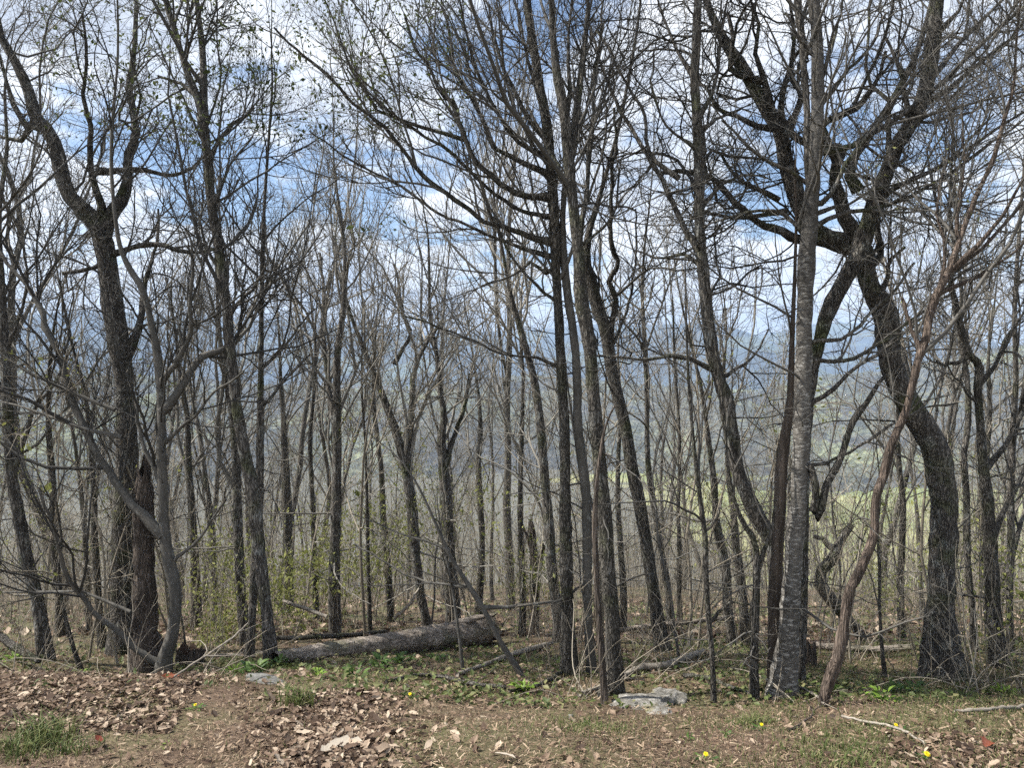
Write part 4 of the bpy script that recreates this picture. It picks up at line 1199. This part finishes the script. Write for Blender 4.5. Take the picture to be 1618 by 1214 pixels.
def stick(name, label, spec, mat='stick', cat='stick', side=0, lift=0.0, wig=0.0022):
    g = np.random.default_rng(len(label) * 31 + int(PX(spec)[0][0]))
    pts = ground_path(PX(spec))
    k = max(10, 5 * len(pts))
    sp = spline(pts, k)
    sp[:, 2] += lift
    sp[1:-1, :3] += wig * g.normal(size=(k - 2, 3))
    rad = np.maximum(sp[:, 3], 0.003) * (1 + 0.08 * g.normal(size=k))
    b = np.array([sp[0, 0], sp[0, 1], gz(sp[0, 0], sp[0, 1])])
    root = empty(name, tuple(b))
    tag(root, label, cat)
    P = (sp[:, :3] - b)[None]
    v, q = tubes(P, rad[None], 7, 0.06, g)
    ends = np.array([[*range(0, 7)], [*range(len(v) - 7, len(v))]])
    me = mesh_np('stem', np.concatenate([v, v[ends].mean(1)]), q, M[mat], True, None,
                 np.array([(e[i], e[(i + 1) % 7], len(v) + j) for j, e in enumerate(ends) for i in range(7)]))
    link(bpy.data.objects.new('stem', me), root)
    if side:
        B, BR = grow(P, rad[None], [side], 0.2, 1, 0.8, [0.35], 6, 0.15, 0.03, 0.6, g, rmin=0.0018)
        for q in range(len(B)):
            link(bpy.data.objects.new('side_twig', mesh_np('side_twig', *tubes(B[q:q + 1], BR[q:q + 1], 5), M[mat])), root)


for a in [
    ('fallen_branch', 'thin dark fallen pole lying behind the long log', '430,1014,7 500,1012,8 560,1008,8 610,1002,6', 'dark', 'branch', 3, 0.03),
    ('stick', 'pale bare stick slanting down behind the left end of the log', '517,975,6,7.9 482,962,6,8.0 447,950,5,8.1', 'stick', 'stick', 2),
    ('stick', 'white stick propped up behind the middle of the log', '623,978,5,9.0 645,958,5,9.0 662,930,3,9.1', 'stick', 'stick', 1),
    ('fallen_branch', 'pale straight branch on the ground right of the broken log end', '722,1071,7 765,1055,7 805,1040,8 845,1027,8 872,1020,6', 'stick', 'branch', 3, 0.02),
    ('fallen_branch', 'dark crooked branch lying in the leaves below the sapling', '610,1082,5 660,1072,6 700,1074,6 740,1085,7 800,1092,6', 'dark', 'branch', 5, 0.02),
    ('fallen_branch', 'thick pale rotten branch behind the rock', '985,1074,10 1013,1060,10 1050,1056,11 1075,1047,11 1112,1033,9', 'stick', 'branch', 3, 0.02),
    ('fallen_branch', 'grey branch resting low behind the leaning trunks', '960,1000,8,8.2 1030,990,8,8.4 1100,983,8,8.6 1160,975,7,8.8', 'log', 'branch', 3),
    ('fallen_branch', 'dark branch on the ground left of the short dark stem', '1080,1070,7 1120,1075,7 1160,1090,6 1190,1100,5', 'dark', 'branch', 3, 0.01),
    ('fallen_branch', 'low brown log lying behind the barkless stem', '1285,1020,12,7.6 1340,1026,11,7.5 1400,1027,11,7.5 1445,1024,14,7.5', 'log', 'log', 2),
    ('stick', 'long thin pale stick in the grass in front of the barkless stem', '1330,1137,4 1365,1145,4 1400,1151,4 1432,1163,4 1462,1181,3', 'stick', 'stick', 1, 0.015),
    ('stick', 'bleached stick lying at the right edge below the brambles', '1508,1128,5 1550,1127,6 1605,1122,6 1640,1118,5', 'stick', 'stick', 1, 0.015),
    ('stick', 'white forked stick at the foot of the birch', '1236,1104,4 1260,1094,4 1290,1108,4 1303,1122,3', 'stick', 'stick', 2, 0.03),
    ('stick', 'curled brown twig in the grass left of the barkless stem', '1245,1160,4 1265,1148,4 1284,1133,4 1280,1120,3', 'bare', 'stick', 2, 0.012),
    ('fallen_branch', 'dark thin branch at the foot of the central trunks', '805,1098,6 850,1088,6 884,1068,6 900,1052,4', 'dark', 'branch', 4, 0.02),
    ('fallen_branch', 'weathered branch end poking out by the dark front trunk', '915,1100,8 940,1092,8 958,1083,8', 'stick', 'branch', 1, 0.01),
    ('fallen_branch', 'brown fallen pole on the slope left of the log', '330,1040,9,7.0 380,1037,10,7.1 440,1032,9,7.2', 'log', 'branch', 3),
    ('stick', 'thin twig on the bare earth in the middle foreground', '575,1168,3 610,1160,3 655,1152,3', 'bare', 'stick', 2, 0.01),
    ('stick', 'thin pale twig leaning out of the leaves near the curved maple', '275,1070,3,5.0 320,1040,3,5.1 365,1010,3,5.2 392,985,2,5.3', 'stick', 'stick', 3),
    ('fallen_branch', 'grey root-like branch at the far left behind the leaf bank', '0,1005,12,6.3 20,1020,12,6.2 45,1036,11,6.1 62,1046,8,6.0', 'dark', 'branch', 3),
]:
    stick(*a)


def rock(name, label, px, py, wpx, hpx, sq=(1, 0.8, 1), seed=1, mat='stone', cat='rock', sub=5, rough=0.16):
    import bmesh
    from mathutils import noise
    Yd = hit(px, py)
    x = (px - CX) / F * Yd
    bm = bmesh.new()
    bmesh.ops.create_icosphere(bm, subdivisions=sub, radius=1.0)
    w, h = wpx / 2 / F * Yd, hpx / F * Yd
    for v in bm.verts:
        p = v.co.copy()
        f = 1 + rough * 1.6 * noise.noise(p * 1.3 + Vector((seed, 0, 0))) + rough * 0.7 * noise.noise(p * 3.1 + Vector((0, seed, 0))) + rough * 0.3 * noise.noise(p * 8 + Vector((0, 0, seed)))
        # flat broken faces
        c = Vector((round(p.x * 2.2) / 2.2, round(p.y * 2.2) / 2.2, round(p.z * 2.2) / 2.2))
        p = p.lerp(c, 0.22) * f
        v.co = (p.x * w * sq[0], p.y * w * sq[1], p.z * h * sq[2])
    me = bpy.data.meshes.new(name)
    bm.to_mesh(me)
    bm.free()
    for p in me.polygons:
        p.use_smooth = True
    me.materials.append(M[mat])
    o = bpy.data.objects.new(name, me)
    o.location = (x, Yd + w * 0.5, gz(x, Yd + w * 0.5))
    o.rotation_euler = (0, 0, seed * 1.3)
    tag(link(o), label, cat)


rock('rock', 'pale lichen-spotted upright rock by the dark front trunk', 1052, 1114, 70, 19, (1, 0.85, 0.85), 3, rough=0.22)
rock('rock', 'low grey rock, half buried, left of the upright pale rock', 1014, 1122, 100, 10, (1, 0.9, 0.8), 5, rough=0.22)
rock('rock', 'small mossy yellowish stone in front of the two rocks', 1046, 1130, 50, 6, (1, 0.8, 0.8), 8)
rock('stone', 'flat grey stone slab at the edge of the lawn, left of centre', 415, 1083, 96, 9, (1, 0.35, 0.8), 2, 'slate', rough=0.1)
rock('stone', 'tiny white stone on the bare earth left of the rocks', 902, 1138, 14, 9, (1, 0.8, 0.8), 6, sub=3)


def stump(label, px, py, wpx, hpx, Yd):
    g = np.random.default_rng(4)
    w, h = wpx / 2 / F * Yd, hpx / F * Yd
    x = (px - CX) / F * Yd
    root = empty('stump', (x, Yd, gz(x, Yd)))
    tag(root, label, 'stump')
    k, sd = 8, 18
    P = np.zeros((1, k, 3))
    P[0, :, 2] = np.linspace(-0.1, h, k)
    V, Q = tubes(P, (w * np.linspace(1.25, 0.85, k))[None], sd, 0.07, g)
    V = V.reshape(k, sd, 3)
    V[-1, :, 2] += g.uniform(-0.45, 0.35, sd) * h
    link(bpy.data.objects.new('stump_wall', mesh_np('stump_wall', V.reshape(-1, 3), Q, M['rot'])), root)
    W = np.concatenate([V[-1], V[-1] * [0.75, 0.75, 0.7], V[-1] * [0.5, 0.5, 0.2], V[-1] * [0.02, 0.02, 0.1]])
    idx = np.arange(4 * sd).reshape(4, sd)
    QQ = np.stack([idx[:-1], np.roll(idx[:-1], -1, 1), np.roll(idx[1:], -1, 1), idx[1:]], -1).reshape(-1, 4)
    link(bpy.data.objects.new('hollow', mesh_np('hollow', W, QQ, M['heart'])), root)


stump('low dark hollow stump in the leaves right of the curved maple', 300, 1030, 44, 24, 6.7)
stump('small rotten stump beside the foot of the short dark trees right of the birch', 1278, 1040, 22, 34, 6.2)

# ------------------------------------------------------------------ leaf litter, grass, flowers
def leaf_shape(seed, lobes=True):
    """a lobed dead leaf about 1 long, curled, as vertices and triangles"""
    g = np.random.default_rng(seed)
    n = 7
    t = np.linspace(0, 1, n)
    w = 0.25 * np.sin(np.pi * np.clip(t * 0.92 + 0.04, 0, 1)) ** 0.7
    if lobes:
        w = w * 0.85 * (1 + 0.16 * np.where(np.arange(n) % 2 == 0, -1, 1))
    w = w * (1 + 0.15 * g.normal(size=n))
    cu, cl = g.uniform(-0.4, 0.5), g.uniform(0.0, 0.6)
    mid = np.stack([t - 0.5, 0 * t, cu * (t - 0.5) ** 2], 1)
    le = mid + np.stack([0.03 * np.where(np.arange(n) % 2, 1, -1) + 0 * t, w, cl * w * (1 + 0.3 * g.normal(size=n))], 1)
    ri = mid + np.stack([0.03 * np.where(np.arange(n) % 2, 1, -1) + 0 * t, -w, cl * w * (1 + 0.4 * g.normal(size=n))], 1)
    V = np.concatenate([mid, le, ri])
    V[:, 2] -= 0.1
    T = []
    for i in range(n - 1):
        T += [(i, i + 1, n + i), (i + 1, n + i + 1, n + i), (i, 2 * n + i, i + 1), (i + 1, 2 * n + i, 2 * n + i + 1)]
    return V, np.array(T)


def rot_mats(g, n, tilt):
    a = g.random(n) * 6.283
    nx, ny = g.normal(size=(2, n)) * tilt
    z = norm(np.stack([nx, ny, np.ones(n)], 1))
    u = np.stack([np.cos(a), np.sin(a), 0 * a], 1)
    x = norm(u - z * (u * z).sum(1, keepdims=True))
    y = np.cross(z, x)
    return np.stack([x, y, z], 2)


def scatter(shape, pos, size, g, tilt):
    V, T = shape
    n = len(pos)
    Rm = rot_mats(g, n, tilt)
    W = np.einsum('nij,vj->nvi', Rm, V) * size[:, None, None] + pos[:, None]
    TT = T[None] + (np.arange(n) * len(V))[:, None, None]
    return W.reshape(-1, 3), TT.reshape(-1, 3), np.repeat(g.random(n), len(V))


def drift_spots(g, n):
    """where leaves have drifted: the bank at the left, and a patch left of centre"""
    out = []
    while len(out) < n:
        if g.random() < 0.62:
            y = g.uniform(3.9, 5.9)
            px = g.uniform(-40, 330) - 40 * (5.4 - y)
        else:
            y = g.uniform(3.15, 4.9)
            px = g.normal(525, 62)
        if g.random() < 0.06:
            px = g.uniform(1400, 1640); y = g.uniform(3.15, 3.8)
        out.append(((px - CX) / F * y, y))
    return np.array(out)


g = np.random.default_rng(21)
SHAPES = [leaf_shape(i, i % 3 != 2) for i in range(9)]
LEAFM = [mesh_np('dead_leaf', v, None, M['leaf'], True, None, t) for v, t in SHAPES]
p = drift_spots(g, 300)
order = np.argsort(p[:, 1])
zz_ = ground(p[:, 0], p[:, 1])
for i, (x, y) in enumerate(p):
    o = bpy.data.objects.new('dead_leaf', LEAFM[i % 9])
    sc = float(g.uniform(0.03, 0.066))
    o.location = (x, y, float(zz_[i]) + 0.022 + 0.02 * g.random())
    o.rotation_euler = (g.normal() * 0.38, g.normal() * 0.38, g.random() * 6.28)
    o.scale = (sc, sc, sc)
    px = CX + x / y * F
    if px > 900:
        tag(link(o), 'dry brown leaf lying in the grass at the lower right', 'leaf', 'dry leaves in the grass')
    elif y > 3.8 and px < 350:
        tag(link(o), 'curled dry leaf on the leaf bank at the left', 'leaf', 'dry leaves on the bank')
    else:
        tag(link(o), 'curled dry leaf in the drift left of centre', 'leaf', 'dry leaves in the drift')


def big_leaf(label, px, py, size, mat, seed, rot):
    v, t = leaf_shape(seed)
    Yd = hit(px, py)
    x = (px - CX) / F * Yd
    o = bpy.data.objects.new('dead_leaf', mesh_np('dead_leaf', v, None, M[mat], True, None, t))
    o.location = (x, Yd, gz(x, Yd) + 0.045)
    o.rotation_euler = (0.35, 0.1, rot)
    o.scale = (size,) * 3
    tag(link(o), label, 'leaf')


big_leaf('large bleached pale leaf lying flat at the bottom left of centre', 548, 1186, 0.15, 'paleleaf', 41, 0.3)
big_leaf('bleached leaf next to the large pale leaf', 516, 1196, 0.09, 'paleleaf', 42, 1.3)
big_leaf('pale tan leaf at the bottom edge near the middle', 795, 1206, 0.12, 'paleleaf', 43, 2.6)
big_leaf('red brown leaf in the grass at the bottom right', 1560, 1186, 0.11, 'red_leaf', 44, 0.9)
big_leaf('reddish leaf upright in the far left of the leaf bank', 25, 1022, 0.12, 'red_leaf', 45, 1.9)
big_leaf('dark red leaf on the bank in front of the curved maple', 270, 1078, 0.11, 'red_leaf', 46, 0.4)
big_leaf('orange brown leaf at the bottom of the leaf bank', 157, 1182, 0.11, 'red_leaf', 47, 2.2)

parts = []
pd = drift_spots(g, 4600)
pos = np.column_stack([pd, ground(pd[:, 0], pd[:, 1]) + 0.008 + 0.03 * g.random(len(pd))])
for i in range(6):
    q = pos[i::6]
    parts.append(scatter(SHAPES[i], q, np.exp(g.normal(-3.45, 0.42, len(q))), g, 0.45))
pd = drift_spots(g, 6000)
pos = np.column_stack([pd, ground(pd[:, 0], pd[:, 1]) + 0.004 + 0.012 * g.random(len(pd))])
SIMPLE = (np.array([[-.5, 0, 0], [-.1, .24, .09], [.25, .16, .02], [.5, 0, .06], [.2, -.2, .1], [-.15, -.22, .03], [0, 0, -.02]]), np.array([(6, i, (i + 1) % 6) for i in range(6)]))
parts.append(scatter(SIMPLE, pos, np.exp(g.normal(-3.5, 0.45, len(pd))), g, 0.32))
# thinner litter everywhere under the trees
n = 9000
y = 3.0 + 9 * g.random(n) ** 1.2
x = (g.random(n) * 2 - 1) * (0.74 * y + 0.4)
ok = (y > 5.0) | (g.random(n) < 0.30)
x, y = x[ok], y[ok]
pos = np.column_stack([x, y, ground(x, y) + 0.012])
SIMPLE = (np.array([[-.5, 0, 0], [-.1, .24, .09], [.25, .16, .02], [.5, 0, .06], [.2, -.2, .1], [-.15, -.22, .03], [0, 0, -.02]]), np.array([(6, i, (i + 1) % 6) for i in range(6)]))
parts.append(scatter(SIMPLE, pos, g.uniform(0.03, 0.075, len(x)), g, 0.4))
n = 9000
y = 9 + 32 * g.random(n) ** 1.3
x = (g.random(n) * 2 - 1) * 0.74 * y
parts.append(scatter((np.array([[-.5, 0, 0], [0, .3, .1], [.5, 0, 0.05], [0, -.3, .12]]), np.array([(0, 2, 1), (0, 3, 2)])), np.column_stack([x, y, ground(x, y) + 0.03]), g.uniform(0.08, 0.17, n), g, 0.5))


def merge(parts):
    off, vs_, ts, ti = 0, [], [], []
    for v, t, c in parts:
        vs_.append(v); ts.append(t + off); ti.append(c)
        off += len(v)
    return np.concatenate(vs_), np.concatenate(ts), np.concatenate(ti)


v, t, c = merge(parts)
tag(link(bpy.data.objects.new('leaf_litter', mesh_np('leaf_litter', v, None, M['leaf'], False, c, t))), 'brown leaf litter covering the ground', kind='stuff')

# shredded dead grass and leaf crumbs on the bare earth
n = 88000
y = 2.9 + 4.6 * g.random(n) ** 1.5
x = (g.random(n) * 2 - 1) * (0.72 * y + 0.2)
s_ = g.uniform(0.006, 0.026, n) * np.where(g.random(n) < 0.12, 2.0, 1)
pos = np.column_stack([x, y, ground(x, y) + 0.006 + 0.012 * g.random(n)])
v, t, c = scatter((np.array([[-.5, -.07, 0], [.5, -.05, .05], [.45, .08, .02], [-.5, .09, .06]]), np.array([(0, 1, 2), (0, 2, 3)])), pos, s_, g, 0.38)
tag(link(bpy.data.objects.new('dead_grass', mesh_np('dead_grass', v, None, M['thatch'], False, c, t))), 'shredded dead grass and leaf crumbs on the bare earth', kind='stuff')


def blades(pos, h, lean, g, w=0.0022):
    """tapering bent grass blades: five vertices each"""
    n = len(pos)
    a = g.random(n) * 6.283
    dirv = np.stack([np.cos(a), np.sin(a), 0 * a], 1)
    wd = np.stack([-np.sin(a), np.cos(a), 0 * a], 1) * (w * g.uniform(0.7, 1.4, n))[:, None]
    ln = lean * g.uniform(0.3, 1.2, n)[:, None]
    up = np.array([0, 0, 1.0])
    m_ = pos + (up * 0.6 + dirv * 0.25 * ln) * h[:, None]
    tp = pos + (up * (1 - 0.25 * ln) + dirv * 0.9 * ln) * h[:, None]
    V = np.stack([pos - wd, pos + wd, m_ + wd * 0.8, m_ - wd * 0.8, tp], 1).reshape(-1, 3)
    b = np.arange(n)[:, None] * 5
    return V, b + [0, 1, 2, 3], b + [3, 2, 4], np.repeat(g.random(n), 5)


# grass of the clearing: patchy, thicker to the right
n = 190000
y = 2.9 + 5.5 * g.random(n) ** 1.4
x = (g.random(n) * 2 - 1) * (0.72 * y + 0.2)
px = CX + x / y * F
patch = 0.5 + 0.5 * np.sin(x * 3.1 + 1.7 * np.sin(y * 2.3)) * np.sin(y * 3.3 + 1.9 * np.sin(x * 1.7))
dens = np.clip((px - 1000) / 350, 0.04, 0.9) * (0.25 + 0.75 * patch) + 0.8 * np.exp(-((px - 70) / 90) ** 2 - ((y - 3.6) / 0.35) ** 2) * patch + 0.5 * np.exp(-((px - 930) / 90) ** 2 - ((y - 4.1) / 0.3) ** 2)
dens = dens + np.where(y > 4.9, 0.35 * patch, 0)
ok = g.random(n) < dens * 0.62
x, y = x[ok], y[ok]
v, q, t, c = blades(np.column_stack([x, y, ground(x, y) - 0.003]), g.uniform(0.015, 0.055, len(x)), 1.0, g, 0.0018)
tag(link(bpy.data.objects.new('grass', mesh_np('grass', v, q, M['grass'], False, c, t))), 'short patchy green grass of the clearing', kind='stuff')


# low green leaves spread over the slope under the trees
n = 42000
y = 4.7 + 15 * g.random(n) ** 1.5
x = (g.random(n) * 2 - 1) * (0.72 * y + 0.2)
patch = 0.5 + 0.5 * np.sin(x * 1.3 + 2.0 * np.sin(y * 0.9 + 1)) * np.sin(y * 1.1 + 1.6 * np.sin(x * 0.8))
ok = g.random(n) < 0.03 + 0.97 * np.clip(patch - 0.35, 0, 1) ** 1.2
x, y = x[ok], y[ok]
pos = np.column_stack([x, y, ground(x, y) + 0.005 + 0.06 * g.random(len(x)) ** 2])
v, t, c = scatter((np.array([[-.5, 0, 0], [0, .3, .1], [.5, 0, 0.05], [0, -.3, .12]]), np.array([(0, 2, 1), (0, 3, 2)])), pos, g.uniform(0.02, 0.045, len(x)) * (1 + y / 12), g, 0.6)
tag(link(bpy.data.objects.new('ground_cover', mesh_np('ground_cover', v, None, M['grass'], False, c, t))), 'low green weeds spread over the slope under the trees', kind='stuff')


def tuft(label, px, py, n, h, spread, mat='grass'):
    g = np.random.default_rng(int(px))
    Yd = hit(px, py)
    x = (px - CX) / F * Yd
    root = empty('grass_tuft', (x, Yd, gz(x, Yd)))
    tag(root, label, 'grass tuft')
    p_ = g.normal(size=(n, 2)) * spread
    pos = np.column_stack([p_, ground(p_[:, 0] + x, p_[:, 1] + Yd) - gz(x, Yd) - 0.004])
    v, q, t, c = blades(pos, g.uniform(0.5, 1.1, n) * h, 1.1, g, 0.0028)
    link(bpy.data.objects.new('blades', mesh_np('blades', v, q, M[mat], False, c, t)), root)


tuft('bright green grass tuft at the edge of the leaf drift left of centre', 472, 1118, 120, 0.16, 0.05)
tuft('long grass tuft poking through the leaves at the lower left', 68, 1178, 170, 0.18, 0.07)
tuft('grass tuft at the bottom left corner', 20, 1196, 120, 0.13, 0.08)
tuft('small grass tuft right of the long tuft at the lower left', 112, 1192, 70, 0.10, 0.06)
tuft('broad green grass tuft at the bottom right', 1330, 1204, 260, 0.07, 0.12)
tuft('low grass tuft below the two rocks', 930, 1152, 160, 0.05, 0.10)
tuft('small grass tuft in the lawn below the birch', 1190, 1146, 150, 0.07, 0.07)
tuft('grass tuft near the flat grey slab', 405, 1062, 140, 0.12, 0.10)


def plant(label, px, py, n, size, mat, rise=0.6, Yd=None):
    """low plant of broad leaves, each leaf its own piece"""
    g = np.random.default_rng(int(px * 3 + py))
    size *= 0.72
    n = int(n * 1.5)
    Yd = Yd or hit(px, py)
    x = (px - CX) / F * Yd
    root = empty('leafy_plant', (x, Yd, gz(x, Yd)))
    tag(root, label, 'plant')
    t_ = np.linspace(0, 1, 5)
    w = 0.2 * np.sin(np.pi * np.clip(t_ * 0.9 + 0.06, 0, 1))
    mid = np.stack([t_, 0 * t_, 0.35 * t_ - 0.45 * t_ ** 2], 1)
    V = np.concatenate([mid, mid + np.stack([0 * t_, w, 0.3 * w], 1), mid + np.stack([0 * t_, -w, 0.3 * w], 1)])
    T = []
    for i in range(4):
        T += [(i, i + 1, 5 + i), (i + 1, 6 + i, 5 + i), (i, 10 + i, i + 1), (i + 1, 10 + i, 11 + i)]
    me = mesh_np('leaf', V, None, M[mat], True, None, np.array(T))
    for q in range(n):
        o = bpy.data.objects.new('leaf', me)
        a = g.random() * 6.28
        r = size * 0.75 * g.random()
        o.location = (math.cos(a) * r, math.sin(a) * r, size * rise * g.random())
        o.rotation_euler = (g.normal() * 0.3, -g.uniform(0.0, 0.9), a + g.normal() * 0.4)
        sc = size * g.uniform(0.3, 0.75)
        o.scale = (sc, sc * g.uniform(0.8, 1.5), sc)
        link(o, root)


plant('bright green leafy plant at the foot of the leaning sapling', 828, 1098, 26, 0.13, 'lime', 0.7)
for lab, px, py, nl, sz, mt in [
    ('low green plant right of the barkless stem', 1392, 1110, 22, 0.14, 'lime'), ('green plant beneath the thin dark sapling', 1422, 1100, 20, 0.13, 'weed'), ('small green plant just by the barkless stem foot', 1318, 1100, 12, 0.09, 'lime'),
    ('green weed clump beside the flat grey slab', 398, 1068, 24, 0.16, 'weed'), ('bright weed at the left end of the slab', 372, 1066, 16, 0.12, 'lime'), ('weed clump in front of the middle of the log', 600, 1058, 26, 0.17, 'weed'),
    ('weed clump in front of the log, right of the other', 636, 1052, 24, 0.16, 'weed'), ('yellowish weed below the left end of the log', 500, 1072, 14, 0.11, 'lime'), ('dark weed among leaves below the log', 560, 1072, 18, 0.13, 'weed'),
    ('small dark green plant in the lawn below the short dark stem', 1146, 1166, 14, 0.06, 'weed'), ('tiny green plant left of the front dandelion', 1086, 1172, 10, 0.05, 'weed'), ('green sprig on the leaf bank near the bent sapling', 130, 1066, 10, 0.08, 'lime'),
    ('green plant behind the leaf bank at the far left', 18, 1048, 16, 0.13, 'lime'), ('low plant at the foot of the massive oak', 1450, 1096, 16, 0.11, 'weed'), ('green weed at the right edge below the brambles', 1590, 1100, 16, 0.11, 'lime'),
    ('weed under the thick end of the log', 690, 1046, 16, 0.13, 'weed'), ('weed patch behind the flat slab near the fallen pole', 440, 1058, 20, 0.15, 'weed'), ('green sprig on bare earth at the lower left', 266, 1184, 8, 0.05, 'lime')]:
    plant(lab, px, py, nl, sz, mt)


def dandelion(label, px, py, size, tilt):
    size *= 0.66
    g = np.random.default_rng(int(px))
    Yd = hit(px, py + 8)
    x = (px - CX) / F * Yd
    z = gz(x, Yd)
    hh = max(0.03, at(px, py, Yd)[2] - z)
    root = empty('dandelion', (x, Yd, z))
    tag(root, label, 'dandelion')
    P = np.array([[[0, 0, -0.01], [0.004, -0.002, hh * 0.5], [0, -0.004, hh]]])
    link(bpy.data.objects.new('flower_stem', mesh_np('flower_stem', *tubes(P, np.full((1, 3), 0.0022), 6), M['stem'])), root)
    V, T = [], []
    for ring, (nn, rr, lift) in enumerate([(26, 1.0, 0.12), (22, 0.78, 0.32), (16, 0.52, 0.5), (9, 0.25, 0.6)]):
        for i in range(nn):
            a = i / nn * 6.283 + ring * 0.13 + g.normal() * 0.05
            u, w = np.array([math.cos(a), math.sin(a), 0]), np.array([-math.sin(a), math.cos(a), 0])
            r = rr * size * g.uniform(0.9, 1.08)
            b = len(V)
            V += [u * r * 0.1 + [0, 0, 0], u * r * 0.6 + w * r * 0.12 + [0, 0, lift * size * 0.6], u * r + [0, 0, lift * size], u * r * 0.6 - w * r * 0.12 + [0, 0, lift * size * 0.6]]
            T += [(b, b + 1, b + 2), (b, b + 2, b + 3)]
    o = bpy.data.objects.new('flower_head', mesh_np('flower_head', np.array(V), None, M['yellow'], False, None, np.array(T)))
    o.location = (0, -0.004, hh)
    o.rotation_euler = (tilt, 0.1, 0)
    link(o, root)
    for i in range(6):
        a = i * 1.05 + g.random() * 0.4
        v, t = leaf_shape(60 + i)
        ol = bpy.data.objects.new('basal_leaf', mesh_np('basal_leaf', v + [0.5, 0, 0], None, M['weed'], True, None, t))
        ol.scale = (0.06, 0.05, 0.05)
        ol.location = (0, 0, 0.006)
        ol.rotation_euler = (0, -0.15, a)
        link(ol, root)


dandelion('yellow dandelion in front of the two rocks at the bottom', 1115, 1195, 0.019, 0.5)
dandelion('yellow dandelion at the bottom right, largest of them', 1464, 1196, 0.023, 0.5)
dandelion('yellow dandelion in the lawn below the birch', 1203, 1147, 0.016, 0.5)
dandelion('yellow dandelion near the long pale stick', 1415, 1148, 0.016, 0.5)
dandelion('yellow dandelion at the edge of the leaf drift below the log', 648, 1097, 0.017, 0.6)
dandelion('small yellow dandelion right of the leaf bank', 309, 1115, 0.015, 0.6)
